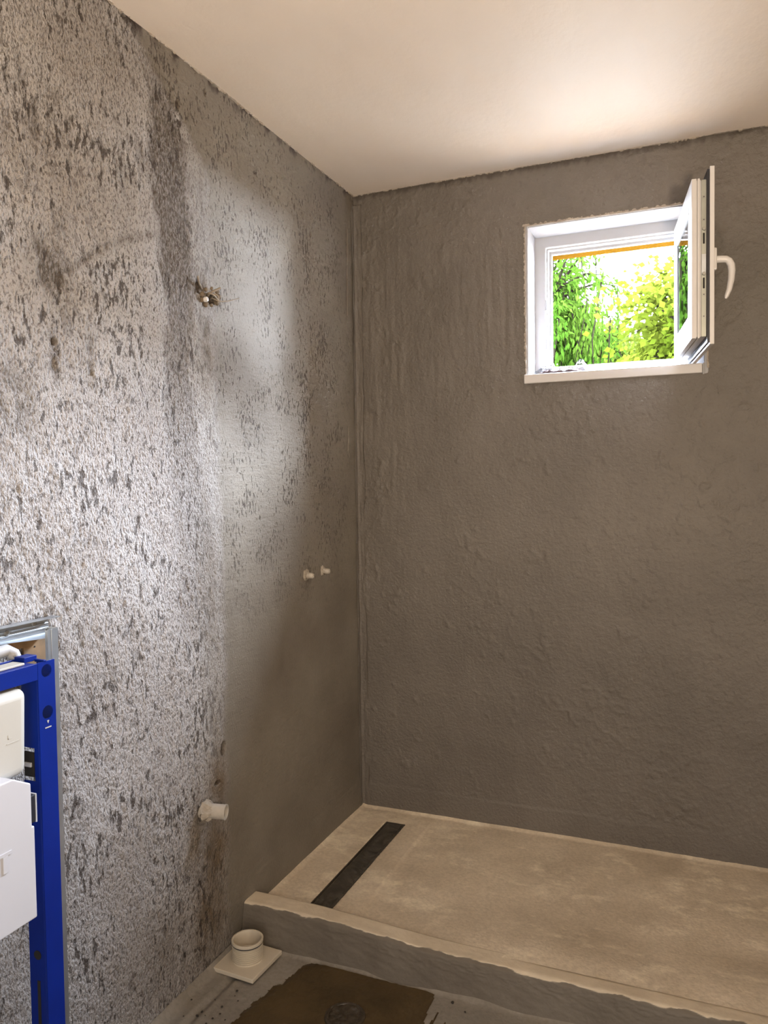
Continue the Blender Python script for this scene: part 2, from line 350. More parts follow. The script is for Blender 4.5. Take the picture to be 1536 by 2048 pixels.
# ------------------------------------------------------------------ wall_left
def build_wall_left():
    ys = np.concatenate([np.linspace(REAR, -1.87, 60), np.arange(-1.86, -0.002, 0.0036), [0.0]])
    zs = np.concatenate([np.arange(0, H, 0.0036), [H]])
    Y, Z = np.meshgrid(ys, zs)
    # limit of the rough old plaster: vertical seam, drifting left close to the ceiling
    seam = -0.918+0.018*(fbm(Y*0+3.1, Z*9, 4, 5)-0.5)*2-0.30*sst(2.08, 2.44, Z)**1.4-0.02*sst(1.7, 2.0, Z)
    rough = 1-sst(-0.02, 0.02, Y-seam+0.022*(fbm(Y*45, Z*45, 3, 11)-0.5))
    fade = sst(-1.86, -1.8, Y)
    strokes = fbm(Y*46+Z*9, Z*12-Y*3, 4, 21)
    gran = fbm(Y*105, Z*88, 3, 31, 0.6)
    gran2 = fbm(Y*62+Z*14, Z*34, 3, 37, 0.6)
    big = fbm(Y*5.5, Z*4.0, 4, 41)
    lump = fbm(Y*16, Z*11, 4, 43)
    patchy = sst(0.40, 0.66, fbm(Y*4.2+9, Z*3.1, 3, 47))
    calm = 0.35+0.65*sst(-0.98, -1.06, Y)
    h_r = 0.010*(big-0.5)+0.005*(lump-0.5)+calm*(0.0055*(gran-0.5)+0.004*(gran2-0.5)*(0.3+patchy))+0.003*(strokes-0.5)
    # deep pits where the float tore the plaster
    tear = sst(0.66, 0.76, fbm(Y*72+Z*16, Z*40, 4, 51, 0.6)+0.16*(patchy-0.62)+0.12*(fbm(Y*14, Z*9, 3, 53)-0.5))*(0.4+0.6*calm)
    h_r = h_r-0.0015*tear
    h_s = 0.006*(fbm(Y*5, Z*4, 3, 61)-0.5)+0.0016*(fbm(Y*34, Z*28, 4, 63)-0.5)
    pits = sst(0.70, 0.78, fbm(Y*105+Z*30, Z*75, 3, 71, 0.55)+0.30*(fbm(Y*9, Z*6, 2, 73)-0.60))*sst(0.75, 1.35, Z)
    h_s = h_s-0.0008*pits
    h = rough*(h_r+0.0008)+(1-rough)*h_s
    dirt_shade = rough*0.35*tear+(1-rough)*0.3*pits
    pit = (1-rough)*sst(0.75, 1.25, Z)*(0.35+0.65*sst(-0.05, -0.25, Y))
    brown = np.zeros_like(h)
    def pb(px, py, rx, ry, ang=0.0):
        q = at(px, py, 0, 0.0); return blob(Y, Z, q[1], q[2], rx, ry, ang)
    rag = fbm(Y*55+Z*20, Z*24, 4, 81)
    rag2 = sst(0.36, 0.62, rag)
    # chased strip, filled badly, running down from the ceiling beside the cable outlet
    strip = np.zeros_like(h)
    path = [(300, 110, 20, .25), (322, 190, 30, .6), (335, 260, 36, .95), (338, 330, 40, 1.0), (345, 420, 38, 1.0), (352, 500, 34, 1.0), (362, 570, 40, .95), (360, 640, 28, .75), (358, 760, 30, .62), (366, 880, 32, .55), (380, 1000, 36, .42), (392, 1120, 38, .28), (400, 1300, 36, .22)]
    zc = []; yc = []; wc = []; sc = []
    for px, py, hw, st in path:
        q = at(px, py, 0, 0.0); q2 = at(px+hw, py, 0, 0.0); zc.append(q[2]); yc.append(q[1]); wc.append(abs(q2[1]-q[1])); sc.append(st)
    o_ = np.argsort(zc); zc = np.array(zc)[o_]; yc = np.array(yc)[o_]; wc = np.array(wc)[o_]; sc = np.array(sc)[o_]
    dd = np.abs(Y-np.interp(Z, zc, yc)+0.045*(fbm(Y*26+Z*9, Z*15, 4, 83)-.5)+0.035*(fbm(Y*95+Z*30, Z*48, 3, 87)-.5))/np.interp(Z, zc, wc)
    strip = np.interp(Z, zc, sc, left=0, right=0)*(1-sst(0.62, 1.12, dd))
    for px, py, rx, ry, a, wgt in ((100, 535, .040, .055, 0.5, 1.1), (75, 505, .02, .02, 0, .9), (405, 590, .050, .060, 0.5, .95), (25, 820, .06, .10, 0, .55), (108, 710, .012, .05, 0, .8), (180, 720, .012, .06, 0, .5), (290, 320, .03, .05, 0, .4),
                                   (415, 690, .018, .08, 0, .6), (150, 1650, .03, .06, 0, .3), (330, 60, .05, .08, 0, .35), (60, 250, .08, .10, 0, .3), (240, 330, .08, .10, 0, .25), (30, 1120, .10, .06, 0, .35), (30, 1000, .06, .05, 0, .3)):
        strip = np.maximum(strip, np.clip(pb(px, py, rx, ry, a)*wgt*(0.35+1.3*rag2), 0, 1))
    h = h-0.004*strip*(0.5+rag)
    strip = np.clip(strip, 0, 1)*0.92
    # crack running to the left of the strip
    for k, (a, b_) in enumerate((((130, 545), (200, 500)), ((200, 500), (250, 478)), ((250, 478), (312, 468)))):
        p0 = at(*a, 0, 0); p1 = at(*b_, 0, 0); d = p1-p0; L = np.hypot(d[1], d[2])
        t = np.clip(((Y-p0[1])*d[1]+(Z-p0[2])*d[2])/L**2, 0, 1)
        dist = np.hypot(Y-p0[1]-t*d[1], Z-p0[2]-t*d[2])+0.012*(rag-0.5)
        strip = np.maximum(strip, 0.62*np.exp(-(dist/0.010)**2)*(0.4+rag2)); h = h-0.003*np.exp(-(dist/0.008)**2)*rag2
    # holes, pushed in and also coloured dark for the shade inside
    for px, py, ry_, rz_, dep, shade_amt in ((447, 1497, .010, .020, .028, .9), (436, 1566, .012, .006, .016, .9), (424, 598, .016, .013, .030, 1.0), (398, 572, .012, .016, .012, .8), (355, 207, .006, .014, .012, 1.0),
                                  (410, 185, .004, .010, .008, .9), (108, 682, .006, .008, .010, .8), (246, 30, .008, .006, .01, .9), (510, 345, .006, .004, .006, .9), (588, 412, .004, .009, .006, .9), (620, 470, .004, .008, .005, .8)):
        q = at(px, py, 0, 0.0); e = ((Y-q[1])/ry_)**2+((Z-q[2])/rz_)**2+1.2*(rag-0.5)
        m = 1-sst(0.55, 1.3, e); h = h-dep*m; dirt_shade = np.maximum(dirt_shade, shade_amt*(1-sst(0.8, 1.7, e)))
    # brown damp stain below the drain stub
    for px, py, rx, ry, wgt in ((440, 1560, .05, .09, .75), (430, 1700, .06, .13, .85), (420, 1830, .10, .14, .7), (395, 1690, .035, .16, .5), (330, 1900, .15, .12, .4)):
        brown = np.maximum(brown, wgt*pb(px, py, rx, ry)*(0.5+0.9*rag))
    brown = np.clip(brown*1.25, 0, 1)*np.maximum(rough, 0.2)
    # dark grime along the ceiling joint
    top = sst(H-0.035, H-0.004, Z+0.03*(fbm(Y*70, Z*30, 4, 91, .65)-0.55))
    dirt_shade = np.maximum(dirt_shade, top*sst(0.45, 0.62, fbm(Y*40, Z*40, 3, 93)))
    # slit where the corner tape has come away, its inner shade painted dark
    for a_, b_, w_ in (((694, 455), (695, 645), .0030), ((697, 850), (696, 905), .0022)):
        p0 = at(*a_, 0, 0); p1 = at(*b_, 0, 0); yc_ = p1[1]+(p0[1]-p1[1])*(Z-p1[2])/(p0[2]-p1[2]); f_ = np.clip((Z-p1[2])/(p0[2]-p1[2]), 0, 1)
        on_ = (np.abs(Y-yc_) < w_*(0.6+1.2*np.sin(np.pi*f_))) & (f_ > 0) & (f_ < 1); h = np.where(on_, h-0.014, h); dirt_shade = np.where(on_, 1.0, dirt_shade)
    # smoother sealing band above the shower platform and a raised trowel line
    band = (1-sst(0.165, 0.172, Z+0.01*(fbm(Y*8, Z*0, 2, 95)-0.5)))*sst(-0.84, -0.80, Y)
    h = h*(1-0.7*band)+0.002*band
    h = h*fade
    edge = sst(0.0, 0.012, -Y); h = h*edge
    X = h
    ext = MB()
    ext.box((-0.20, REAR, -0.02), (-0.05, 0.30, H+0.02))
    ext.add([(-.05, REAR, 0), (0, REAR, 0), (0, REAR, H), (-.05, REAR, H)], [(0, 1, 2, 3)])
    o = grid('wall_left', Y, Z, X, Y, Z, 'left_wall_plaster', attrs={'rough': rough*(1-0.45*sst(-1.06, -0.97, Y+0.05*(rag-.5))), 'dirt_shade': np.clip(dirt_shade, 0, 1), 'brown': brown, 'strip': strip, 'pit': pit}, extra=ext)
    return struct(o, 'rough patchy grey plaster wall on the left with smoother coating toward the corner', 'wall')
WALL_LEFT = build_wall_left()

# ------------------------------------------------------------------ wall_back (with window opening)
WX0, WX1, WZ0, WZ1 = 0.655, 1.245, 1.664, 2.212
def build_wall_back():
    def axis(lo, hi, st, cuts):
        a = list(np.arange(lo, hi, st))+[hi]
        a = [q for q in a if all(abs(q-c) > st*0.5 for c in cuts)]+list(cuts); return np.array(sorted(a))
    xs = axis(0, 1.75, 0.0048, (WX0, WX1)); xs = np.concatenate([xs, np.linspace(1.79, ROOM_W, 8)])
    zs = axis(0, H, 0.0048, (WZ0, WZ1))
    X, Z = np.meshgrid(xs, zs)
    h = 0.010*(fbm(X*3.5, Z*3.0, 3, 101)-0.5)+0.0036*(fbm(X*20, Z*16, 4, 103)-0.5)
    h = h+0.0019*(fbm(X*75, Z*70, 3, 105, 0.6)-0.5)*2*(0.5+sst(0.5, 1.2, X))
    # vertical brush ridges near the corner and beside the window, upper half
    vm = np.clip(blob(X, Z, 0.10, 1.75, 0.10, 0.55)+blob(X, Z, 0.55, 1.95, 0.12, 0.25)+blob(X, Z, 0.30, 1.9, 0.2, 0.3)*0.5, 0, 1)
    h = h+0.0075*vm*(fbm(X*60, Z*7, 3, 107)-0.5)
    # scattered dabs of proud slurry
    dab = sst(0.72, 0.82, fbm(X*26+Z*6, Z*20, 3, 109)+0.10*(fbm(X*3, Z*2.5, 2, 111)-0.5))
    h = h+0.0032*dab
    curl = fbm(X*14, Z*14, 3, 113); h = h+0.0034*np.exp(-((curl-0.5)/0.018)**2)*sst(0.45, 0.7, fbm(X*3+5, Z*3, 2, 115))
    band = 1-sst(0.155, 0.16, Z+0.008*(fbm(X*5, Z*0, 2, 117)-0.5)); h = h*(1-0.75*band)+0.0025*band
    dirt_shade = 0.22*sst(0.74, 0.82, fbm(X*90, Z*80, 3, 119))
    top = sst(H-0.03, H-0.004, Z+0.03*(fbm(X*70, Z*30, 4, 121, .65)-0.62)); dirt_shade = np.maximum(dirt_shade, top*0.8)
    e = sst(0, 0.015, X); h = h*e
    mask = ~((X > WX0+1e-6) & (X < WX1-1e-6) & (Z > WZ0+1e-6) & (Z < WZ1-1e-6))
    # drop only the cells that lie inside the opening
    nv, nu = X.shape
    inside = lambda A, lo, hi: (A > lo-1e-6) & (A < hi+1e-6)
    ext = MB(); d0, d1 = 0.03, 0.24
    ext.box((-0.2, d0, -0.02), (WX0-0.012, d1, H)); ext.box((WX1+0.012, d0, -0.02), (ROOM_W+0.15, d1, H))
    ext.box((WX0-0.012, d0, -0.02), (WX1+0.012, d1, WZ0-0.012)); ext.box((WX0-0.012, d0, WZ1+0.012), (WX1+0.012, d1, H))
    o = grid('wall_back', X, Z, X, -h, Z, 'back_wall_coating', mask=mask, attrs={'dirt_shade': np.clip(dirt_shade, 0, 1)}, extra=ext)
    struct(o, 'dark grey waterproof-coated wall with the small window', 'wall')
    # exterior skin with the ochre reveal seen through the window
    ox0, ox1, oz0, oz1 = 0.690, 1.215, 1.690, 2.166
    m = MB()
    m.box((-0.2, 0.187, -0.4), (ox0, 0.302, H+0.25)); m.box((ox1, 0.187, -0.4), (ROOM_W+0.15, 0.302, H+0.25))
    m.box((ox0, 0.187, -0.4), (ox1, 0.302, oz0)); m.box((ox0, 0.187, oz1), (ox1, 0.302, H+0.25))
    m.build('outer_render', 'yellow_render', o)
    return o
WALL_BACK = build_wall_back()

# ------------------------------------------------------------------ other walls, ceiling, floor
m = MB(); m.box((ROOM_W, REAR, -0.02), (ROOM_W+0.15, 0.03, H+0.02)); struct(m.build('wall_right', 'plain_render'), 'plain rendered wall on the right, out of view', 'wall')
m = MB(); m.box((-0.2, REAR-0.15, -0.02), (0.90, REAR, H+0.02)); m.box((1.75, REAR-0.15, -0.02), (ROOM_W+0.15, REAR, H+0.02)); m.box((0.90, REAR-0.15, 2.06), (1.75, REAR, H+0.02))
struct(m.build('wall_rear', 'plain_render'), 'rendered wall with an open doorway behind the viewer', 'wall')
m = MB(); m.box((0.2, REAR-0.95, -0.02), (2.3, REAR-0.85, H+0.02)); m.box((0.2, REAR-0.85, -0.02), (0.3, REAR-0.15, H+0.02)); m.box((2.2, REAR-0.85, -0.02), (2.3, REAR-0.15, H+0.02)); m.box((0.2, REAR-0.95, H+0.02), (2.3, REAR-0.15, H+0.12)); m.box((0.2, REAR-0.95, -0.12), (2.3, REAR-0.15, -0.02))
struct(m.build('wall_sky_block', 'plain_render'), 'unseen box added behind the open doorway to keep sky light out', 'wall')  # added only to stop the sky flooding in through the doorway
def build_ceiling():
    xs = np.linspace(0, ROOM_W, 160); ys = np.linspace(REAR, 0, 240); X, Y = np.meshgrid(xs, ys)
    Zc = H+0.008*(fbm(X*2.2, Y*2.2, 3, 131)-0.5)+0.0012*(fbm(X*11, Y*9, 3, 133)-0.5)
    ext = MB(); ext.box((-0.2, REAR-0.15, H+0.02), (ROOM_W+0.15, 0.19, H+0.25))
    o = grid('ceiling', X, Y, X, Y, Zc, 'ceiling_skim', extra=ext, flip=True)
    struct(o, 'smooth cream skimmed plaster ceiling', 'ceiling')
build_ceiling()
def build_floor():
    xs = np.concatenate([np.arange(0, 1.3, 0.005), np.linspace(1.3, ROOM_W, 20)]); ys = np.concatenate([np.linspace(REAR, -1.62, 40), np.arange(-1.6, -0.78, 0.005), [-0.775]])
    X, Y = np.meshgrid(xs, ys)
    z = 0.004*(fbm(X*5, Y*5, 3, 141)-0.5)+0.0014*(fbm(X*40, Y*40, 3, 143)-0.5)
    groove = 0.058+0.02*(Y+1.03)
    z = z+0.006*(1-sst(-0.006, 0.006, X-groove+0.004*(fbm(Y*20, X*0, 2, 145)-0.5)))-0.004*np.exp(-((X-groove-0.008)/0.008)**2)
    z = z+0.004*np.exp(-((X-groove-0.026)/0.007)**2)*sst(-1.25, -1.2, Y)*(1-sst(-1.02, -1.0, Y))
    z = z+0.02*np.exp(-(X/0.012)**2)            # mortar fillet along the wall
    z = z+0.012*np.exp(-((Y+0.852)/0.012)**2)
    ext = MB(); ext.box((-0.2, REAR-0.15, -0.22), (ROOM_W+0.15, 0.19, -0.02))
    struct(grid('floor', X, Y, X, Y, z, 'floor_cement', extra=ext), 'bare grey screed floor', 'floor')
build_floor()

# ------------------------------------------------------------------ ragged plaster edges and corner tape
def ragged_strip(name, path, down, out, hmin, hmax, tmin, tmax, seed, mat='ragged_plaster', freq=40.0, n=400, thr=None):
    """a thin strip of spilled plaster: path a->b, hanging along `down`, proud along `out`"""
    a, b = Vector(path[0]), Vector(path[1]); dn, ou = Vector(down), Vector(out); L = (b-a).length
    t = np.linspace(0, 1, n); hh = hmin+(hmax-hmin)*sst(0.35, 0.75, fbm(t*L*freq, t*0+seed, 4, seed, 0.6)); tt = tmin+(tmax-tmin)*fbm(t*L*freq*1.7, t*0+3, 3, seed+7)
    m = MB(); vs = []
    for k in range(n):
        q = a.lerp(b, t[k]); vs += [q-ou*0.004, q+ou*tt[k], q+ou*tt[k]*0.8+dn*hh[k]*0.6, q+dn*hh[k]-ou*0.004]
    fs = [(4*k+j, 4*k+j+1, 4*k+5+j, 4*k+4+j) for k in range(n-1) for j in range(3)]
    m.add(vs, fs); return m.build(name, mat, smooth=False)
struct(ragged_strip('trim_1', ((0, -1.9, H+.002), (0, 0, H+.002)), (0, 0, -1), (1, 0, 0), 0.001, 0.008, 0.002, 0.006, 151, freq=90.0, n=900), 'ragged cream plaster edge between left wall and ceiling', 'plaster edge')
struct(ragged_strip('trim_2', ((0, 0, H+.002), (1.8, 0, H+.002)), (0, 0, -1), (0, -1, 0), 0.001, 0.007, 0.002, 0.007, 163, freq=80.0, n=900), 'ragged plaster edge between window wall and ceiling', 'plaster edge')
def corner_tape():
    zs = np.arange(PZ+0.005, H-0.03, 0.006); n = len(zs)
    lift = 0.002*(blob(zs, zs*0, 2.12, 0, 0.10, 1)+0.7*blob(zs, zs*0, 1.42, 0, 0.04, 1)+0.8*blob(zs, zs*0, 1.92, 0, 0.06, 1))
    wl = 0.024+0.006*(fbm(zs*6, zs*0, 3, 171)-0.5); wr = 0.030+0.014*(fbm(zs*9, zs*0, 3, 173)-0.5)
    prof = []; st = 9
    rows = []
    for k in range(n):
        r = []
        for j in range(st):       # left-wall leg, edge first
            f = 1-j/(st-1); x = 0.0030+0.003*(vn(np.array(zs[k]*30), np.array(f*4.0), 175)-0.5)+lift[k]*max(0, f-0.55)/0.45
            r.append((float(x), -wl[k]*f-0.007*(1-f), zs[k]))
        for j in range(1, st):    # back-wall leg
            f = j/(st-1); y = -0.0040-0.003*(vn(np.array(zs[k]*26), np.array(f*4.0+9), 177)-0.5)*(1 if f < 1 else 0)
            r.append((0.007+(wr[k]-0.007)*f, float(y) if j < st-1 else 0.002, zs[k]))
        rows.append(r)
    m = MB(); c = len(rows[0]); m.add([q for r in rows for q in r], [(k*c+j, k*c+j+1, (k+1)*c+j+1, (k+1)*c+j) for k in range(n-1) for j in range(c-1)])
    o = m.build('trim_3', 'back_wall_coating', smooth=True)
    s = o.modifiers.new('solid', 'SOLIDIFY'); s.thickness = 0.0012
    struct(o, 'coated sealing tape up the inner corner with a lifted edge', 'sealing tape')
corner_tape()

# ------------------------------------------------------------------ window_1
WIN = empty('window_1', (0.945, 0.0, WZ0)); struct(WIN, 'small white plastic window standing open with a handle on its sash', 'window')
def window():
    kids = []
    FY = 0.115
    m = MB(); m.ring(0.664, 1.236, 1.690, 2.203, 0.041, FY, 0.187); fr = m.build('window_frame', 'frame_plastic', bevel=0.003); kids.append(fr)
    m = MB(); m.ring(0.7045, 1.1955, 1.7305, 2.1625, 0.006, FY+0.018, 0.187); kids.append(m.build('frame_rebate', 'frame_plastic', bevel=0.002))
    m = MB(); m.ring(0.7095, 1.1905, 1.7205, 2.1575, 0.0075, FY+0.045, 0.187); kids.append(m.build('frame_lip', 'frame_plastic', bevel=0.002))
    m = MB(); m.ring(0.7165, 1.1835, 1.7275, 2.1505, 0.003, FY+0.044, FY+0.050); kids.append(m.build('frame_gasket', 'grey_plastic'))
    for z in (1.80, 1.94):
        m = MB(); m.box((0.7035, FY-0.001, z), (0.7095, FY+0.004, z+0.036)); kids.append(m.build('drain_cap', 'grey_plastic', bevel=0.001))
    # striker plate on the right jamb
    m = MB(); m.box((1.1865, FY+0.020, 1.76), (1.1900, FY+0.042, 1.86)); sp = m.build('strike_plate', 'grey_metal_strip', bevel=0.001); kids.append(sp)
    for z in (1.775, 1.81, 1.845):
        m = MB(); m.lathe([(0, .0015), (.003, .0015), (.003, 0)], (1.1866, FY+0.031, z), (-1, 0, 0), 10); s = m.build('screw', 'screw_zinc'); s.parent = sp
    # reveal lining
    m = MB(); m.box((WX0, -0.002, WZ0+0.02), (0.666, 0.118, WZ1)); kids.append(m.build('reveal_board', 'white_reveal', bevel=0.003))
    m = MB(); m.box((1.234, -0.002, WZ0-0.004), (WX1+0.002, 0.118, WZ1)); m.box((1.2286, -0.004, WZ0-0.004), (1.236, 0.118, WZ0+0.034)); kids.append(m.build('reveal_board', 'white_reveal', bevel=0.003))
    m = MB(); m.box((0.666, -0.002, 2.2005), (1.234, 0.118, WZ1), fn=lambda x, y, z: (x, y, z+(0.004 if z < 2.205 and y < 0.05 else 0))); kids.append(m.build('reveal_head', 'white_reveal', bevel=0.003))
    # sill
    m = MB(); m.box((0.651, -0.016, 1.664), (1.2285, 0.118, 1.6955)); kids.append(m.build('window_sill', 'white_plastic', bevel=0.003))
    # ragged plaster collar round the opening
    m = MB(); rs = np.random.RandomState(7)
    def collar(a, b, outv, n, wmin, wmax, seed):
        t = np.linspace(0, 1, n); L = math.dist(a, b)
        w = wmin+(wmax-wmin)*sst(.3, .75, fbm(t*L*110, t*0, 4, seed, .6)); d = 0.003+0.006*fbm(t*L*80, t*0+2, 3, seed+5)
        vs = []
        for k in range(n):
            x = a[0]+(b[0]-a[0])*t[k]; z = a[1]+(b[1]-a[1])*t[k]; ox, oz = outv
            vs += [(x-ox*.003, .004, z-oz*.003), (x-ox*.003, -d[k], z-oz*.003), (x+ox*w[k]*.7, -d[k]*.8, z+oz*w[k]*.7), (x+ox*w[k], .006, z+oz*w[k])]
        m.add(vs, [(4*k+j, 4*k+j+1, 4*k+5+j, 4*k+4+j) for k in range(n-1) for j in range(3)])
    collar((0.655, 1.69), (0.655, 2.215), (-1, 0), 300, .001, .007, 181); collar((0.648, 2.212), (1.25, 2.212), (0, 1), 320, .001, .009, 183); collar((1.245, 2.21), (1.245, 1.68), (1, 0), 300, .001, .006, 185)
    kids.append(m.build('plaster_collar', 'ragged_plaster'))
    # ---- sash, open a little past square; u = hinge->free edge, w = outside->inside
    O = Vector((1.139, 0.088, 0)); D = Vector((0.1365, -0.9906, 0)); NN = Vector((0.9906, 0.1365, 0))
    T = lambda u, w, z: tuple(O+D*u+NN*w+Vector((0, 0, z)))
    UL = 0.462; z0, z1 = 1.716, 2.156
    m = MB()
    m.ring(0.012, UL, z0, z1, 0.058, 0.000, 0.013, T)
    m.ring(0.016, UL-0.004, z0+0.004, z1-0.004, 0.052, 0.013, 0.0155, T)
    m.ring(0.012, UL, z0, z1, 0.056, 0.0155, 0.0215, T)
    m.ring(0.015, UL-0.003, z0+0.003, z1-0.003, 0.053, 0.0215, 0.024, T)
    m.ring(0.018, UL-0.005, z0+0.005, z1-0.005, 0.052, 0.024, 0.040, T)
    m.ring(0.0, UL+0.013, z0-0.020, z1+0.026, 0.080, 0.0455, 0.0575, T)
    sash = m.build('sash', 'white_plastic', bevel=0.0012); kids.append(sash)
    sub = []
    m = MB(); m.ring(0.070, UL-0.058, z0+0.058, z1-0.058, 0.012, -0.001, 0.006, T); sub.append(m.build('glazing_bead', 'white_plastic', bevel=0.002))
    m = MB(); m.ring(0.074, UL-0.062, z0+0.062, z1-0.062, 0.014, 0.001, 0.0035, T); sub.append(m.build('glazing_gasket', 'grey_plastic'))
    m = MB(); m.box((0.066, 0.0035, z0+0.052), (UL-0.053, 0.0065, z1-0.052), T); sub.append(m.build('glass_pane', 'window_glass'))
    m = MB(); m.box((0.066, 0.028, z0+0.052), (UL-0.053, 0.031, z1-0.052), T); sub.append(m.build('glass_pane', 'window_glass'))
    m = MB(); m.ring(0.004, UL+0.008, z0-0.014, z1+0.020, 0.030, 0.0395, 0.0460, T); sub.append(m.build('sash_gasket', 'black_rubber'))
    m = MB(); m.box((UL-0.006, 0.0255, z0+0.004), (UL-0.0015, 0.0385, z1-0.004), T); ls = m.build('lock_strip', 'grey_metal_strip', bevel=0.0008); sub.append(ls)
    m = MB(); m.box((UL-0.003, 0.026, 1.894), (UL-0.0005, 0.038, 1.948), T); sub.append(m.build('lock_joint', 'galvanised_steel', bevel=0.0006))
    for z in (2.105, 2.042, 1.836, 1.776):
        m = MB(); m.lathe([(0, .001), (.0032, .0008), (.0036, 0)], T(UL-0.0015, 0.032, z), tuple(D), 10); sub.append(m.build('screw', 'screw_zinc'))
        m = MB(); m.lathe([(0, .0016), (.0014, .0015), (.0014, 0)], T(UL-0.0013, 0.032, z), tuple(D), 8); sub.append(m.build('screw_recess', 'dark_hole'))
    for z in (2.016, 1.893):
        m = MB(); m.lathe([(0, .007), (.0042, .007), (.0048, .006), (.0048, 0)], T(UL-0.002, 0.032, z), tuple(D), 14); sub.append(m.build('locking_cam', 'screw_zinc', smooth=True))
        m = MB(); m.box((UL-0.0035, 0.0295, z-0.040), (UL-0.0008, 0.0345, z-0.010), T); sub.append(m.build('cam_slot', 'dark_hole', bevel=0.001))
    # handle
    hz = 1.935; hu = UL-0.022
    m = MB(); m.box((hu-0.014, 0.0570, hz-0.031), (hu+0.014, 0.0675, hz+0.031), T); hd = m.build('handle', 'white_plastic', bevel=0.004, bseg=3); sub.append(hd)
    m = MB(); m.tube([T(hu, 0.064, hz), T(hu, 0.080, hz), T(hu, 0.092, hz-.001), T(hu, 0.100, hz-.006), T(hu, 0.106, hz-.018), T(hu, 0.1075, hz-.034), T(hu, 0.106, hz-.058), T(hu, 0.101, hz-.084), T(hu, 0.094, hz-.103), T(hu, 0.0915, hz-.110)],
                     [.0105, .0100, .0098, .0100, .0102, .0098, .0088, .0076, .0060, .0030], 14)
    m2 = m.build('handle_lever', 'white_plastic', smooth=True); sub.append(m2)
    for s in sub: s.parent = sash
    # hinges at the jamb
    for z in (1.735, 2.10):
        m = MB(); m.lathe([(0, 0), (.007, 0), (.007, .05), (0, .05)], (1.212, FY-0.010, z), (0, 0, 1), 14); m.box((1.205, FY-0.006, z+.006), (1.232, FY+0.004, z+.044)); kids.append(m.build('hinge', 'white_plastic', smooth=True))
    keep(WIN, *kids)
window()

# ------------------------------------------------------------------ plastic bag on the sill
def plastic_bag():
    root = empty('plastic_bag', (0.77, 0.04, 1.6955)); tag(root, 'crumpled clear plastic bag with pinkish contents on the window sill', 'bag')
    rs = np.random.RandomState(3)
    def crumple(x0, x1, y0, y1, hf, seed, n=34, mm=20):
        xs = np.linspace(x0, x1, n); ys = np.linspace(y0, y1, mm); X, Y = np.meshgrid(xs, ys)
        u = (X-x0)/(x1-x0); v = (Y-y0)/(y1-y0); env = np.clip(np.sin(np.pi*np.clip(u, 0, 1))**.5*np.sin(np.pi*v)**.6, 0, 1)
        fold = np.abs(fbm(X*70, Y*60, 3, seed)-0.5)*2
        Zz = 1.6965+env*(hf(u)*(0.75+1.1*fold))
        X = X+0.006*(fbm(X*50, Y*50, 2, seed+3)-.5)*env
        m = MB(); m.add(np.stack([X, Y, Zz], -1).reshape(-1, 3), [(k*n+j, k*n+j+1, (k+1)*n+j+1, (k+1)*n+j) for k in range(mm-1) for j in range(n-1)])
        return m
    a = crumple(0.672, 0.868, -0.008, 0.098, lambda u: 0.018+0.022*blob(u, u*0, .22, 0, .16, 1)+0.055*blob(u, u*0, .88, 0, .10, 1), 191).build('bag_film', 'clear_bag_film')
    b = crumple(0.690, 0.845, 0.004, 0.085, lambda u: 0.016+0.008*u, 197).build('bag_contents', 'pink_content', smooth=True)
    keep(root, a, b)
plastic_bag()

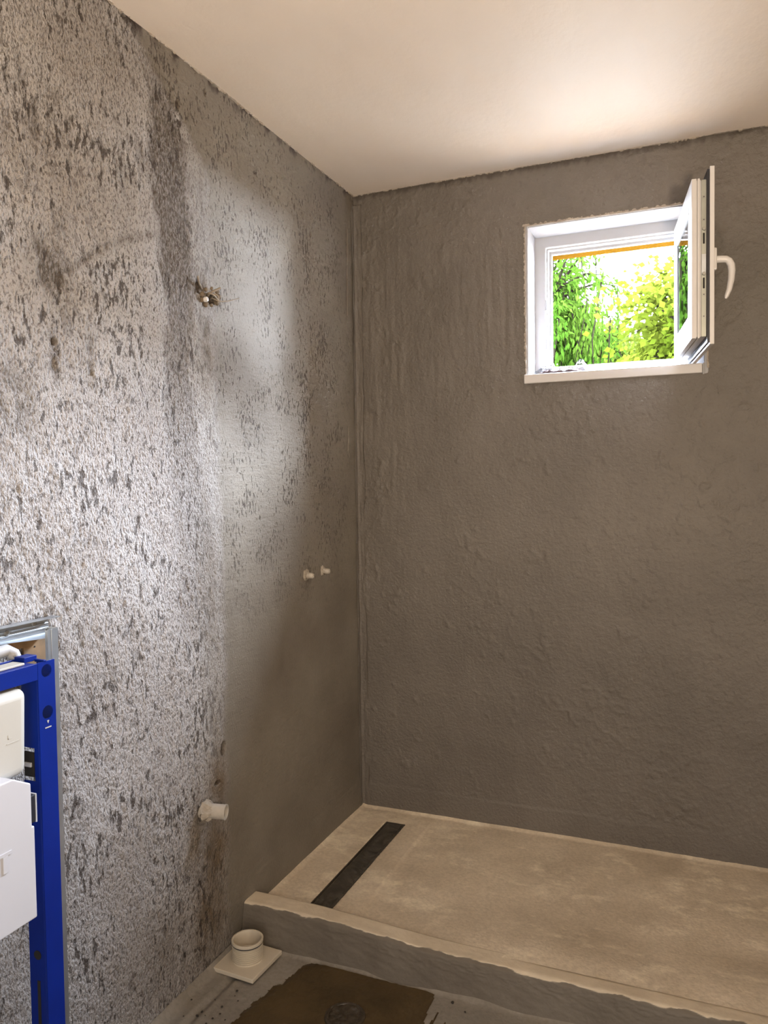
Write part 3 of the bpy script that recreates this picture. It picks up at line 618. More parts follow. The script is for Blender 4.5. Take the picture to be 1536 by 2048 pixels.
# ------------------------------------------------------------------ shower base: platform and curb
SHOWER = empty('shower_base', (1.05, -0.4, 0.0)); tag(SHOWER, 'raised cement shower platform with a low curb along its front', 'shower base')
def shower_base():
    DX0, DX1, DY0, DY1 = 0.143, 0.219, -0.722, -0.104
    xs = np.unique(np.round(np.concatenate([np.arange(0.0, 1.5, 0.0055), np.linspace(1.5, ROOM_W, 40), [DX0, DX0+.001, DX1, DX1-.001]]), 5)); ys = np.unique(np.round(np.concatenate([np.arange(-0.80, 0, 0.0055), [0.0, DY0, DY0+.001, DY1, DY1-.001]]), 5))
    X, Y = np.meshgrid(xs, ys)
    z = PZ+0.030*sst(0.35, 0.85, X)*sst(-0.50, -0.76, Y)+0.003*(fbm(X*4, Y*4, 3, 201)-0.5)+0.0012*(fbm(X*26, Y*40, 4, 203)-0.5)
    # overlapping sealing-sheet seams beside the drain
    for a, b, hh in (((860, 1650), (722, 1824), .0032), ((898, 1686), (820, 1806), .0028)):
        p0 = at(*a, 2, PZ); p1 = at(*b, 2, PZ); sx = p0[0]+(p1[0]-p0[0])*(Y-p0[1])/(p1[1]-p0[1]); rng = sst(p1[1]-.03, p1[1]+.02, Y)*(1-sst(p0[1]-.01, p0[1]+.04, Y))
        z = z+hh*(1-sst(-.0012, .0012, X-sx))*sst(-.09, -.03, X-sx)*rng
    z = z+0.008*np.exp(-(X/0.010)**2)+0.008*np.exp(-((Y)/0.010)**2)     # cove at the walls
    rec = (X > DX0+.0004) & (X < DX1-.0004) & (Y > DY0+.0004) & (Y < DY1-.0004); z = np.where(rec, PZ-0.014, z)
    ext = MB(); ext.box((0.0, -0.80, 0.0), (ROOM_W, 0.0, PZ-0.016))
    pl = grid('platform', X, Y, X, Y, z, 'platform_cement', extra=ext)
    # curb: profile swept along x
    xs = np.concatenate([np.arange(0, 1.6, 0.0055), np.linspace(1.6, ROOM_W, 40)]); s = np.linspace(0, 1, 64)
    zt = 0.113-0.020*sst(0.15, 0.65, xs)
    Xg, Sg = np.meshgrid(xs, s); ZT = np.broadcast_to(zt, Xg.shape)
    kf, kt = 0.60, 0.93
    yb = -0.864+0.010*(fbm(Xg*6, Sg*0, 2, 211)-.5); yt = -0.842+0.008*(fbm(Xg*5, Sg*0, 3, 213)-.5); yi = -0.779+0.0*Xg
    f1 = np.clip(Sg/kf, 0, 1); f2 = np.clip((Sg-kf)/(kt-kf), 0, 1); f3 = np.clip((Sg-kt)/(1-kt), 0, 1)
    Yg = yb+(yt-yb)*f1+(yi-yt)*f2; Zg = 0.002+(ZT-0.002)*f1-0.055*f3+0.002*(fbm(Xg*18, Sg*6, 3, 215)-.5)
    Yg = Yg+0.004*np.exp(-((Sg-kf)/.03)**2); Zg = Zg-0.003*np.exp(-((Sg-kf)/.035)**2)
    wr = fbm(Xg*28+Sg*10, Sg*9-Xg*6, 4, 217); Yg = Yg-0.0022*(wr-.5)*(1-f2)-0.002*np.exp(-((wr-.52)/.03)**2)*sst(.15, .5, Sg)*(1-f2)
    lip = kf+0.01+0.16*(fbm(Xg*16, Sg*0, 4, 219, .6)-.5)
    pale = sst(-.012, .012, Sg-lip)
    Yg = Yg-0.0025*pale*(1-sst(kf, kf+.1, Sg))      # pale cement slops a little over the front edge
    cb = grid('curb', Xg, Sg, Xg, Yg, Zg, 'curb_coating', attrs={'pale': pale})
    keep(SHOWER, pl, cb)
    # linear drain
    root = empty('linear_drain', (0.181, -0.41, PZ-0.013)); tag(root, 'long narrow dark linear drain set in the shower platform', 'drain')
    m = MB(); m.ring(DX0+.001, DX1-.001, DY0+.001, DY1-.001, .004, PZ-.013, PZ+.001, lambda u, w, z: (u, z, w)); tray = m.build('drain_tray', 'drain_tray_steel')
    m = MB(); m.box((DX0+.0065, DY0+.0065, PZ-.013), (DX1-.011, DY1-.0065, PZ-.0015)); cov = m.build('drain_cover', 'drain_cover_dark', bevel=.0015)
    xs = np.linspace(DX0+.006, DX1+.002, 22); ys = np.linspace(DY0+.004, DY1-.005, 130); X, Y = np.meshgrid(xs, ys)
    wrk = np.abs(fbm(X*10+Y*8, Y*46+X*20, 3, 223)-.5)*2; mid = blob(X, Y, .18, -.52, .05, .16)+.25
    Zf = PZ-.0008+.0090*mid*(1-wrk)*sst(0, .01, X-xs[0])+.004*np.exp(-((X-xs[-3])/.008)**2)*fbm(X*30, Y*40, 2, 225)
    m = MB(); m.add(np.stack([X, Y, Zf], -1).reshape(-1, 3), [(k*22+j, k*22+j+1, (k+1)*22+j+1, (k+1)*22+j) for k in range(129) for j in range(21)])
    fl = m.build('protective_film', 'drain_film', smooth=True)
    keep(root, tray, cov, fl)
shower_base()

# ------------------------------------------------------------------ pipes and plugs in the left wall
def pipe_stub():
    b = at(407, 1621, 0, 0.0); ax = Vector((0.96, 0.26, -0.03)).normalized()
    root = empty('drain_pipe_stub', tuple(b)); tag(root, 'short white plastic drain pipe sticking out of the left wall', 'pipe')
    R = 0.0195; o = Vector(b)-ax*0.03; L = 0.093
    m = MB(); m.lathe([(R, 0), (R, L-.003), (R*1.05, L-.003), (R*1.05, L), (R*.88, L), (R*.86, 0.02), (0, 0.02)], o, tuple(ax), 28); p = m.build('pipe', 'pvc_pipe_white', smooth=True)
    m = MB(); m.lathe([(R*.80, .03), (R*1.5, .034), (R*1.3, .046), (R*1.02, .056), (R*1.0, .03)], o, tuple(ax), 20)
    m.v = [(x+.004*math.sin(y*900), y+.004*math.sin(z*700), z+.005*math.sin(x*800+y*500)) for x, y, z in m.v]; c = m.build('mortar_collar', 'mortar_lump', smooth=True)
    keep(root, p, c)
pipe_stub()
for k, (px, py, lab) in enumerate(((612, 1150, 'plugged water outlet nearer the viewer of the pair in the left wall'), (645, 1141, 'plugged water outlet nearer the corner of the pair in the left wall'))):
    b = at(px, py, 0, 0.0); root = empty('water_outlet_plug', tuple(b)); tag(root, lab, 'pipe plug', 'plugged water outlets')
    ax = Vector((1, 0.05, -0.1)); o = Vector(b)-ax*.012
    m = MB(); m.lathe([(.0098, 0), (.0098, .020), (.0085, .021), (.0085, .023), (.0098, .024), (.0096, .034), (.0080, .0385), (.0045, .040), (.0045, .037), (0, .037)], o, tuple(ax), 16); p = m.build('plug', 'pvc_pipe_white', smooth=True)
    m = MB(); m.lathe([(.010, .004), (.019, .008), (.0165, .0155), (.011, .019), (.0098, .017)], o, tuple(ax), 16)
    m.v = [(x+.003*math.sin(y*800+k), y+.003*math.sin(z*900), z+.004*math.sin(x*700+y*600)) for x, y, z in m.v]; c = m.build('mortar_ring', 'mortar_lump', smooth=True)
    keep(root, p, c)
def cable_stub():
    b = at(415, 594, 0, 0.0); B = Vector(b); root = empty('cable_stub', tuple(b)); tag(root, 'bundle of short cut cables poking out of a hole in the left wall', 'cables')
    kids = []
    def pt(px, py, X): return tuple(at(px, py, 0, X))
    for pts, r in (([pt(414, 598, -.02), pt(416, 590, .012), pt(424, 584, .026), pt(441, 576, .040)], .0028), ([pt(418, 600, -.02), pt(424, 596, .016), pt(438, 603, .030), pt(456, 603, .040), pt(478, 597, .052)], .0018),
                   ([pt(420, 600, -.02), pt(428, 588, .014), pt(437, 592, .022), pt(436, 606, .020)], .0026), ([pt(410, 594, -.02), pt(416, 585, .02), pt(428, 590, .030), pt(436, 600, .026)], .0022), ([pt(405, 580, -.01), pt(398, 566, .014), pt(396, 552, .018)], .003)):
        m = MB(); P = [Vector(q) for q in pts]; fine = []
        for k in range(len(P)-1):
            for j in range(6): fine.append(P[k].lerp(P[k+1], j/6))
        fine.append(P[-1])
        for _ in range(3): fine = [fine[0]]+[(fine[k-1]+fine[k]*2+fine[k+1])/4 for k in range(1, len(fine)-1)]+[fine[-1]]
        m.tube(fine, r, 8); kids.append(m.build('cable', 'wire_sheath', smooth=True))
    m = MB(); q = at(408, 600, 0, .004); m.lathe([(0, .012), (.006, .011), (.0075, .006), (.006, 0), (0, 0)], q, (1, .1, .2), 12); kids.append(m.build('white_end_cap', 'white_plastic', smooth=True))
    # crust of filler round the hole
    bm = MB(); rs = random.Random(5)
    for k in range(9):
        th = k/9*2*math.pi; q = at(420+17*math.cos(th), 594+17*math.sin(th), 0, 0.0); r = rs.uniform(.005, .010)
        bm.lathe([(0, r), (r*.7, r*.75), (r, .2*r), (r*.8, -r*.5), (0, -r*.6)], q, (1, rs.uniform(-.4, .4), rs.uniform(-.4, .4)), 8)
    kids.append(bm.build('filler_crust', 'old_filler', smooth=True))
    keep(root, *kids)
cable_stub()

# ------------------------------------------------------------------ white floor waste trap
def floor_trap():
    root = empty('waste_trap', (0.072, -0.945, 0.004)); tag(root, 'cream plastic waste fitting upside down, threaded cup on a square plate', 'drain fitting')
    c, s = math.cos(-0.05), math.sin(-0.05); cx, cy = 0.069, -0.942; hz = 0.071
    Rt = lambda x, y, z: (cx+c*x-s*y, cy+s*x+c*y, z)
    m = MB(); m.box((-hz, -hz, .0065), (hz, hz, .0180), Rt); pl = m.build('square_plate', 'pvc_cream', bevel=.0016)
    R = 0.0415; b = .0178; Ht = .056
    prof = [(R+.001, b-.002)]
    z = b+.003
    while z < b+Ht-.014:
        prof += [(R+.0008, z), (R-.0028, z+.0014), (R-.0028, z+.0026), (R+.0008, z+.0040)]; z += .0052
    prof += [(R-.0010, b+Ht-.0115), (R-.0010, b+Ht-.0085), (R+.0018, b+Ht-.0075), (R+.0022, b+Ht-.001), (R+.0012, b+Ht), (R-.0030, b+Ht), (R-.0040, b+Ht-.002), (R-.0040, b+.014)]
    o = (Rt(.003, .003, 0)[0], Rt(.003, .003, 0)[1], 0)
    m = MB(); m.lathe(prof, o, (0.0, 0.0, 1), 56); cup = m.build('threaded_cup', 'pvc_cream', smooth=True)
    m = MB(); m.lathe([(R+.0006, b+Ht-.0112), (R+.0016, b+Ht-.0100), (R+.0006, b+Ht-.0088), (R-.001, b+Ht-.0088), (R-.001, b+Ht-.0112)], o, (0, 0, 1), 56); rg = m.build('sealing_ring', 'black_rubber', smooth=True)
    m = MB(); m.lathe([(R-.0035, b+.012), (R-.0035, b+.014), (0, b+.014)], o, (0, 0, 1), 40); fl = m.build('strainer_floor', 'pvc_cream')
    keep(root, pl, cup, rg, fl)
    for i in range(-3, 4):
        for j in range(-3, 4):
            x, y = .0078*(i+.5*(j % 2)), .0068*j
            if math.hypot(x, y) < .027:
                m = MB(); m.lathe([(0, b+.0144), (.0026, b+.0144), (.0026, b+.0138)], (o[0]+x, o[1]+y, 0), (0, 0, 1), 8); h = m.build('strainer_hole', 'dark_hole'); keep(fl, h)
floor_trap()

# ------------------------------------------------------------------ wet mortar patch and floor drain
def wet_patch():
    xs = np.arange(0.05, 1.0, 0.004); ys = np.arange(-1.75, -0.835, 0.004); X, Y = np.meshgrid(xs, ys)
    poly = [(.150, -1.20), (.168, -1.10), (.185, -1.02), (.205, -.955), (.215, -.895), (.245, -.868), (.33, -.852), (.43, -.856), (.50, -.854), (.575, -.856), (.605, -.885), (.605, -.95), (.62, -1.05), (.63, -1.3), (.55, -1.55), (.30, -1.6), (.15, -1.4)]
    d = np.full(X.shape, 9.0); ins = np.zeros(X.shape, bool); n = len(poly)
    for k in range(n):
        (x0, y0), (x1, y1) = poly[k], poly[(k+1) % n]; dx, dy = x1-x0, y1-y0
        t = np.clip(((X-x0)*dx+(Y-y0)*dy)/(dx*dx+dy*dy), 0, 1); d = np.minimum(d, np.hypot(X-x0-t*dx, Y-y0-t*dy))
        c = ((y0 > Y) != (y1 > Y)); xi = x0+(Y-y0)/(dy if abs(dy) > 1e-9 else 1e-9)*dx; ins ^= c & (X < xi)
    sd = np.where(ins, d, -d)+0.034*(fbm(X*26, Y*26, 4, 301, .6)-.5)
    # brushed streaks trailing off on the right
    st = sst(.58, .70, fbm(X*75, Y*11+X*20, 3, 303))*sst(.56, .60, X)*(1-sst(.67, .70, X))*sst(-1.25, -1.2, Y)*(1-sst(-.95, -.90, Y))
    sd = np.maximum(sd, (st-.5)*.01)
    mask = (sd > 0) & (Y < -0.870)
    base = 0.004*(fbm(X*5, Y*5, 3, 141)-0.5)+0.0014*(fbm(X*40, Y*40, 3, 143)-0.5)+0.012*np.exp(-((Y+0.852)/0.012)**2)
    z = base+0.0008+0.0042*sst(0, .022, sd)+.0016*(fbm(X*20, Y*30, 3, 305)-.5)
    o = grid('wet_mortar_patch', X, Y, X, Y, z, 'wet_mortar', mask=mask)
    tag(o, 'dark brown wet mortar patch spread over the floor before the curb', 'mortar patch')
    q = at(690, 2034, 2, 0.006); root = empty('floor_drain', (q[0], q[1], 0.004)); tag(root, 'round floor drain cap smeared with wet mortar', 'floor drain')
    m = MB(); m.lathe([(.052, .000), (.050, .009), (.046, .012), (.041, .011), (.040, .009)], (q[0], q[1], .001), (0, 0, 1), 40); a = m.build('drain_rim', 'wet_drain_cap', smooth=True)
    n_, k_ = 12, 40; m = MB(); vs = []; rs = np.random.RandomState(9)
    for i in range(n_+1):
        for j in range(k_):
            r = .0405*i/n_; th = 2*math.pi*j/k_; x, y = r*math.cos(th), r*math.sin(th)
            vs.append((q[0]+x, q[1]+y, .0085+.010*(float(fbm(np.array(x*60+5), np.array(y*60+5), 3, 311))-.4)))
    m.add(vs, [(i*k_+j, i*k_+(j+1) % k_, (i+1)*k_+(j+1) % k_, (i+1)*k_+j) for i in range(n_) for j in range(k_)]); b = m.build('drain_cap', 'wet_drain_cap', smooth=True)
    keep(root, a, b)
    # loose crumbs
    rs = random.Random(11); m = MB()
    spots = [(408, 1964), (383, 1999), (367, 2032), (404, 2020), (430, 1996), (410, 2027), (444, 2010), (470, 1988), (476, 1998), (440, 2024), (425, 2033), (412, 2044), (394, 2028), (474, 1978), (450, 2036), (930, 2020), (905, 2001)]
    for px, py in spots:
        p = at(px, py, 2, .008); r = rs.uniform(.0016, .0042)
        m.lathe([(0, r*.7), (r*.8, r*.5), (r, 0), (r*.6, -r*.3), (0, -r*.3)], (p[0], p[1], .0075 if p[0] < .06 else .003), (rs.uniform(-.4, .4), rs.uniform(-.4, .4), 1), 6)
    tag(m.build('mortar_crumbs', 'dark_crumb'), 'tiny dark mortar crumbs scattered on the floor by the plastic fitting', 'crumbs', kind='stuff')
wet_patch()

# ------------------------------------------------------------------ toilet installation frame
def with_holes(name, y0, y1, z0, z1, xb, xf, holes, mat, slot=None):
    """flat plate facing +x with round holes cut through (bmesh boolean-free: polygon with keyholes by quads)"""
    bm = bmesh.new(); N = 20
    outer = []
    holes = sorted(holes, key=lambda h: h[1]); cuts = [z0]
    for a, b in zip(holes[:-1], holes[1:]): cuts.append((a[1]+b[1])/2)
    cuts.append(z1); vs = []; fs = []
    for (hy, hz, r), lo, hi in zip(holes, cuts[:-1], cuts[1:]):
        n0 = len(vs)
        for k in range(N):
            th = 2*math.pi*k/N+math.pi/4; cx, cz = math.cos(th), math.sin(th); mx = max(abs(cx), abs(cz)); sx, sz = cx/mx, cz/mx
            oy = hy+(sx*(y1-hy) if sx > 0 else sx*(hy-y0)); oz = hz+(sz*(hi-hz) if sz > 0 else sz*(hz-lo))
            vs += [(xf, hy+r*cx, hz+r*cz), (xf, oy, oz), (xb, hy+r*cx, hz+r*cz), (xb, oy, oz)]
        for k in range(N):
            a = n0+4*k; b = n0+4*((k+1) % N); fs += [(a, a+1, b+1, b), (a+2, b+2, b+3, a+3), (a, b, b+2, a+2), (a+1, a+3, b+3, b+1)]
    m = MB(); m.add(vs, fs); return m.build(name, mat)
def toilet_frame():
    root = empty('toilet_frame', (0.13, -1.92, 0.0)); tag(root, 'blue steel toilet installation frame with built-in cistern at the left edge', 'toilet frame')
    kids = []
    XF = .150; yr, yl = -1.665, -1.703; zt = 1.014
    def upright(yr, yl, inner):
        m = with_holes('front_plate', yl, yr, 0.0, zt, XF-.003, XF, [((yr+yl)/2, .997, .0115), ((yr+yl)/2, .922, .0120), ((yr+yl)/2, .30, .008), ((yr+yl)/2, .12, .010)], 'blue_paint')
        kids.append(m)
        mm = MB(); yi = yl if inner < 0 else yr; yo = yr if inner < 0 else yl
        t = .0025*(1 if inner < 0 else -1)
        # inner return with a hole row, outer return, back lip
        mm.box((.108, min(yo, yo-t), 0), (XF-.003, max(yo, yo-t), zt-.004)); 
        mm.box((.108, min(yi, yi+t), 0), (XF-.003, max(yi, yi+t), .80)); mm.box((.135, min(yi, yi+t), .80), (XF-.003, max(yi, yi+t), .86)); mm.box((.108, min(yi, yi+t), .86), (XF-.003, max(yi, yi+t), zt-.004))
        kids.append(mm.build('upright', 'blue_paint', bevel=.001))
    upright(yr, yl, -1); upright(-2.135, -2.173, 1)
    y2 = -2.173
    # arrow and level mark stamped under the second hole
    m = MB(); m.box((XF-.0005, -1.691, .8935), (XF+.0006, -1.677, .8955)); m.prism([(-1.6865, .907), (-1.6815, .907), (-1.684, .9015)], XF-.0005, XF+.0006, lambda a, b, t: (t, a, b)); kids.append(m.build('level_mark', 'cistern_plastic'))
    # top rail
    m = MB(); m.box((XF-.003, y2+.038, .984), (XF-.0002, yl, zt)); m.box((.104, y2+.038, zt-.003), (XF-.003, yl-.004, zt)); m.box((.104, y2+.038, .984), (.107, yl, zt+.006)); kids.append(m.build('top_rail', 'blue_paint', bevel=.001))
    m = MB(); m.box((.104, -1.712, zt), (.128, -1.684, zt+.010)); m.box((.128, -1.690, zt-.002), (XF, -1.684, zt+.003)); kids.append(m.build('corner_tab', 'blue_paint', bevel=.001))
    m = MB(); m.box((.112, y2+.04, zt+.0005), (.140, -1.722, zt+.0045)); kids.append(m.build('rail_edge_strip', 'cistern_plastic', bevel=.001))
    # dark inside of the slot and hole row on the inner return
    m = MB(); m.box((.111, yl-.0006, .808), (.134, yl+.0030, .852)); kids.append(m.build('return_slot', 'dark_hole'))
    m = MB(); m.box((.113, yl-.004, .826), (.130, yl+.0, .834)); kids.append(m.build('slot_clip', 'grey_plastic', bevel=.001))
    m = MB(); m.lathe([(0, .0008), (.0085, .0008), (.0085, 0)], (.1285, yl-.0001, .482), (0, -1, 0), 18); kids.append(m.build('return_hole', 'dark_hole'))
    m = MB(); m.box((.126, yl-.0007, .05), (.133, yl+.001, .435)); kids.append(m.build('return_channel', 'dark_hole'))
    # cross rail low down (out of frame) and feet
    m = MB(); m.box((.110, y2, .20), (.146, yr, .24)); kids.append(m.build('cross_rail', 'blue_paint', bevel=.002))
    for y in ((yr+yl)/2, -2.154):
        m = MB(); m.box((.095, y-.04, 0), (.165, y+.04, .006)); m.box((.118, y-.013, .006), (.142, y+.013, .06)); kids.append(m.build('foot', 'galvanised_steel', bevel=.001))
    # cistern body
    m = MB(); m.box((.045, -2.09, .828), (.155, -1.7285, .979), lambda x, y, z: (x, y-(.006 if z < .9 and y > -1.8 else 0), z)); m2 = m.build('cistern', 'cistern_plastic', bevel=.017, bseg=5); kids.append(m2); m2.data.polygons.foreach_set('use_smooth', [True]*len(m2.data.polygons)); m2.data.set_sharp_from_angle(angle=math.radians(50))
    m = MB(); m.box((.1545, -1.778, .8925), (.1556, -1.752, .894)); m.box((.1545, -1.775, .9010), (.1554, -1.767, .9022)); m.box((.1545, -1.775, .9010), (.1554, -1.7738, .908)); lm = m.build('moulded_mark', 'cistern_plastic'); lm.parent = m2
    # white inspection cover in front
    XC = .190; pts = [(-1.762, .826), (-1.798, .846), (-2.034, .846), (-2.070, .826), (-2.070, .752), (-2.076, .752), (-2.076, .594), (-1.757, .594), (-1.757, .752), (-1.762, .752)]
    m = MB(); m.prism(pts, .120, XC, lambda a, b, t: (t, a, b)); cv = m.build('inspection_cover', 'cover_plastic', bevel=.003, bseg=3); kids.append(cv)
    # raised letter moulded on the cover
    m = MB(); m.box((XC-.0005, -1.832, .7265), (XC+.0016, -1.8055, .7325)); m.box((XC-.0005, -1.8235, .6985), (XC+.0016, -1.8140, .7265)); lt = m.build('raised_letter', 'cover_plastic', bevel=.0004); lt.parent = cv
    m = MB(); m.box((.150, -1.7565, .752), (.180, -1.7445, .800)); lb = m.build('side_latch', 'black_rubber', bevel=.002); kids.append(lb)
    m = MB(); m.ring(.1495, .1805, .7515, .8005, .0025, -1.7450, -1.7425, lambda u, w, z: (u, w, z)); lr = m.build('latch_rim', 'grey_plastic'); lr.parent = lb
    # flush elbow and supply bend
    m = MB(); m.tube([(.085, -1.95, .60), (.085, -1.95, .40), (.09, -1.95, .34), (.13, -1.95, .315), (.19, -1.95, .31)], .045, 20); kids.append(m.build('flush_pipe', 'grey_plastic', smooth=True))
    q = at(2, 1316, 0, .06); m = MB(); m.tube([(.055, -1.93, 1.018), (.058, q[1]-.02, 1.026), (.060, q[1]+.012, 1.028), (.066, q[1]+.022, 1.020), (.072, q[1]+.024, 1.004), (.074, q[1]+.024, .975)], .0115, 14); kids.append(m.build('supply_bend', 'grey_plastic', smooth=True))
    keep(root, *kids)
toilet_frame()

# ------------------------------------------------------------------ steel stud, steel track and timber behind the frame
def stud_and_track():
    root = empty('steel_stud', (.06, -1.60, 0)); tag(root, 'upright galvanised steel stud directly behind the blue frame', 'steel stud')
    zt = 1.056; y0 = -1.597; t = .0012
    m = MB(); m.box((.068, y0-t, 0), (.0905, y0, zt)); a = m.build('web', 'galvanised_steel')
    m = MB(); m.box((.0905-t, y0-.0245, 0), (.0905, y0-t, zt)); b = m.build('front_flange', 'galvanised_steel')
    m = MB(); m.box((.068, y0-.010, 0), (.068+t, y0-t, zt)); c = m.build('rear_flange', 'galvanised_steel')
    m = MB(); m.box((.0905-.006, y0-.0245-t, 0), (.0912, y0-.0245, zt-.002)); m.box((.0905, y0-.0160, 0), (.0915, y0-.0135, zt-.001)); d = m.build('stiffening_rib', 'galvanised_steel')
    keep(root, a, b, c, d)
    root = empty('steel_track', (.012, -1.8, 1.048)); tag(root, 'horizontal galvanised steel track screwed to the wall above the blue frame', 'steel track')
    ya, yb = -2.25, -1.545; z0, z1 = 1.033, 1.064
    m = MB(); m.box((.010, ya, z0), (.0112, yb, z1)); a = m.build('web', 'galvanised_steel')
    m = MB(); m.box((.0112, ya, 1.0405), (.0132, yb, 1.0440)); m.box((.0112, ya, 1.0495), (.0132, yb, 1.0530)); r = m.build('web_rib', 'galvanised_steel', bevel=.0008)
    m = MB(); m.box((.010, ya, z1-.0012), (.034, yb+.012, z1)); b = m.build('top_flange', 'galvanised_steel')
    n = 30; m = MB(); vs = []
    for k in range(n):
        y = ya+(yb-.006-ya)*k/(n-1); w = .026+.010*math.sin(k*.35+2.0)*(k/n); dz = -.006*math.sin(k*.5)*(k/n)**2
        vs += [(.0105, y, z0), (.0105+w*.5, y, z0+dz*.5), (.0105+w, y, z0+dz-.002)]
    m.add(vs, [(3*k+j, 3*k+j+1, 3*k+4+j, 3*k+3+j) for k in range(n-1) for j in range(2)]); c = m.build('bottom_flange', 'galvanised_steel', smooth=True)
    kids = [a, b, c, r]
    for px, py in ((12.8, 1265.5), (67.2, 1246.0)):
        q = at(px, py, 0, .012); m = MB(); m.lathe([(0, .0022), (.0018, .0022), (.0022, .0034), (.0052, .0026), (.0058, 0)], (.012, q[1], q[2]-.001), (1, 0, 0), 16); kids.append(m.build('screw', 'screw_zinc', smooth=True))
    keep(root, *kids)
    root = empty('timber_batten', (.012, -1.75, 1.0)); tag(root, 'rough brown timber batten fixed under the steel track', 'timber')
    m = MB(); m.box((.004, -2.20, 1.012), (.0095, -1.548, 1.0325)); m.box((.004, -1.605, .93), (.0095, -1.548, 1.012)); a = m.build('board', 'timber', bevel=.001)
    m = MB(); q = at(69.5, 1293.3, 0, .010); m.lathe([(0, .0015), (.0018, .0012), (.002, 0)], (.0093, q[1], q[2]), (1, 0, 0), 8); b = m.build('nail', 'dark_hole')
    keep(root, a, b)
stud_and_track()

# ------------------------------------------------------------------ unseen lamp body added for the ceiling fill spot
def fill_lamp_prop():
    root = empty('fill_lamp_prop', (LAMP.x, LAMP.y, 0)); tag(root, 'unseen added fill lamp on a tripod behind the viewer, brightening the ceiling', 'lamp'); kids = []
    d = (LAMP_AIM-LAMP).normalized(); back = LAMP-d*0.10
    m = MB(); m.lathe([(0, 0), (.07, 0), (.085, .03), (.095, .085), (.088, .085), (.06, .02), (0, .02)], back-d*.02, tuple(d), 24); kids.append(m.build('lamp_housing', 'black_rubber', smooth=True))
    m = MB(); m.tube([tuple(back), (LAMP.x+.03, LAMP.y-.09, LAMP.z-.18), (LAMP.x+.03, LAMP.y-.09, .55)], .012, 10); kids.append(m.build('pole', 'grey_plastic', smooth=True))
    for k in range(3):
        th = k*2*math.pi/3+.4; m = MB(); m.tube([(LAMP.x+.03, LAMP.y-.09, .6), (LAMP.x+.03+.26*math.cos(th), LAMP.y-.09+.26*math.sin(th), .012)], .010, 8); kids.append(m.build('leg', 'grey_plastic', smooth=True))
    keep(root, *kids)
fill_lamp_prop()

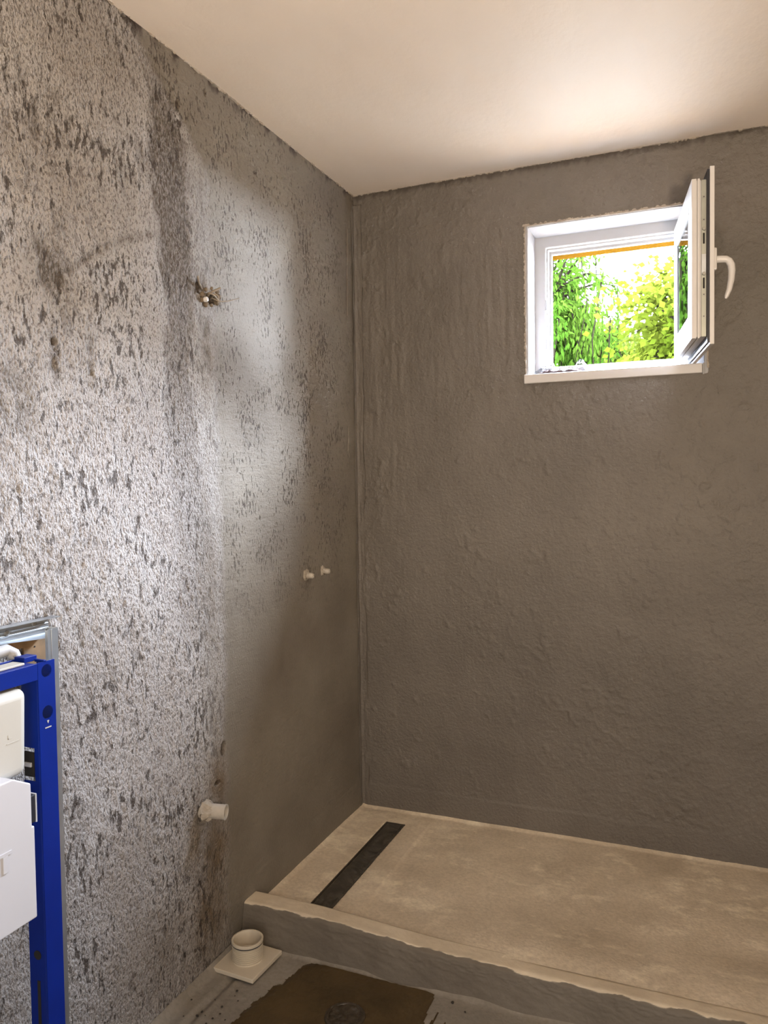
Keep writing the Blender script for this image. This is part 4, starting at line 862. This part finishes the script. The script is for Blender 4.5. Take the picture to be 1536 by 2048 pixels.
# ------------------------------------------------------------------ outside: ground and trees
m = MB(); m.box((-40, 0.302, -0.75), (40, 70, -0.35)); struct(m.build('ground_outside', 'outside_gravel'), 'pale ground outside the window', 'ground')
def tree(name, label, loc, trunk_h, crown, leafmat, droop, nb, nl, leaf, seed, wide):
    rs = random.Random(seed); root = empty(name, loc); tag(root, label, 'tree', 'trees outside the window'); x0, y0, z0 = loc
    tr = MB(); tr.tube([(x0, y0, z0), (x0+.05, y0, z0+trunk_h*.5), (x0+.02, y0+.05, z0+trunk_h), (x0, y0, z0+trunk_h+crown[2]*1.3)], [.13, .10, .07, .015], 10); t = tr.build('trunk', 'bark', smooth=True)
    br = MB(); lv = []; lf = []
    def leaf_at(p, d):
        n = Vector((rs.gauss(0, 1), rs.gauss(0, 1), rs.gauss(0, 1))).normalized(); d = (d+Vector((rs.gauss(0, .35), rs.gauss(0, .35), rs.gauss(0, .35)))).normalized()
        s = d.cross(n).normalized(); L = leaf*rs.uniform(.6, 1.3); w = L*wide; k = len(lv); nn = d.cross(s)
        lv.extend([p, p+d*L*.45+s*w+nn*L*.06, p+d*L, p+d*L*.45-s*w+nn*L*.06]); lf.append((k, k+1, k+2, k+3))
    C = Vector((x0, y0, z0+trunk_h+crown[2]*.55))
    per = nl//nb
    for b in range(nb):
        th = rs.uniform(0, 2*math.pi); ph = rs.uniform(-.5, 1.0); rr = rs.uniform(.55, 1.0)
        tip = C+Vector((crown[0]*rr*math.cos(th)*math.cos(ph), crown[1]*rr*math.sin(th)*math.cos(ph), crown[2]*rr*math.sin(ph)))
        st = Vector((x0, y0, z0+trunk_h*rs.uniform(.75, 1.25))); mid = st.lerp(tip, .55)+Vector((0, 0, .25))
        P = [st, st.lerp(mid, .5), mid, mid.lerp(tip, .6)+Vector((0, 0, .08)), tip]
        if droop: P += [tip+Vector((rs.uniform(-.15, .15), rs.uniform(-.15, .15), -droop*.5)), tip+Vector((rs.uniform(-.25, .25), rs.uniform(-.25, .25), -droop*rs.uniform(.8, 1.2)))]
        br.tube(P, [.028*(1-.85*k/(len(P)-1)) for k in range(len(P))], 5, caps=False)
        for k in range(per):
            f = rs.uniform(.35, 1.0)*(len(P)-1); i = min(int(f), len(P)-2); q = P[i].lerp(P[i+1], f-i); sp = .085 if droop else .17
            q = q+Vector((rs.gauss(0, sp), rs.gauss(0, sp), rs.gauss(0, sp*.7)))
            leaf_at(q, (P[i+1]-P[i]).normalized()+Vector((0, 0, -.9 if droop else -.1)))
    b = br.build('branches', 'bark', smooth=True)
    me = bpy.data.meshes.new('foliage'); me.from_pydata([tuple(q) for q in lv], [], lf); me.materials.append(MATS[leafmat]); fo = link(bpy.data.objects.new('foliage', me)); fo['kind'] = 'stuff'
    keep(root, t, b, fo)
tree('weeping_tree', 'weeping green tree on the left side of the window view', (-1.3, 8.5, -.35), 3.2, (1.5, 1.4, 1.5), 'willow_leaf', 1.7, 110, 24000, .10, 21, .19)
tree('leafy_tree', 'yellow-green broad-leaved tree on the right side of the window view', (1.75, 7.2, -.35), 2.7, (1.7, 1.3, 1.1), 'maple_leaf', 0.0, 80, 15000, .085, 33, .40)
tree('leafy_tree', 'paler leafy tree farther back, low behind the weeping tree in the window', (0.1, 12.2, -.35), 2.6, (2.0, 1.5, 1.6), 'pale_leaf', 0.0, 70, 13000, .12, 45, .4)
for x_, y_, th_, cr_, sd_, lab in ((5.6, 8.0, 2.1, (1.75, 1.5, 1.6), 51, 'nearest of the unseen trees added right of the window view to shade low sky'), (9.7, 5.8, 2.6, (1.75, 1.5, 2.0), 57, 'rightmost unseen tree added beyond the window view to shade low sky'),
                                   (10.6, 10.8, 3.4, (2.6, 1.9, 2.7), 63, 'tallest unseen tree added far beyond the window view to shade low sky')):
    tree('leafy_tree', lab, (x_, y_, -.35), th_, cr_, 'maple_leaf', 0.0, 70, 13000, .12, sd_, .38)  # unseen trees added to block low sky light through the window
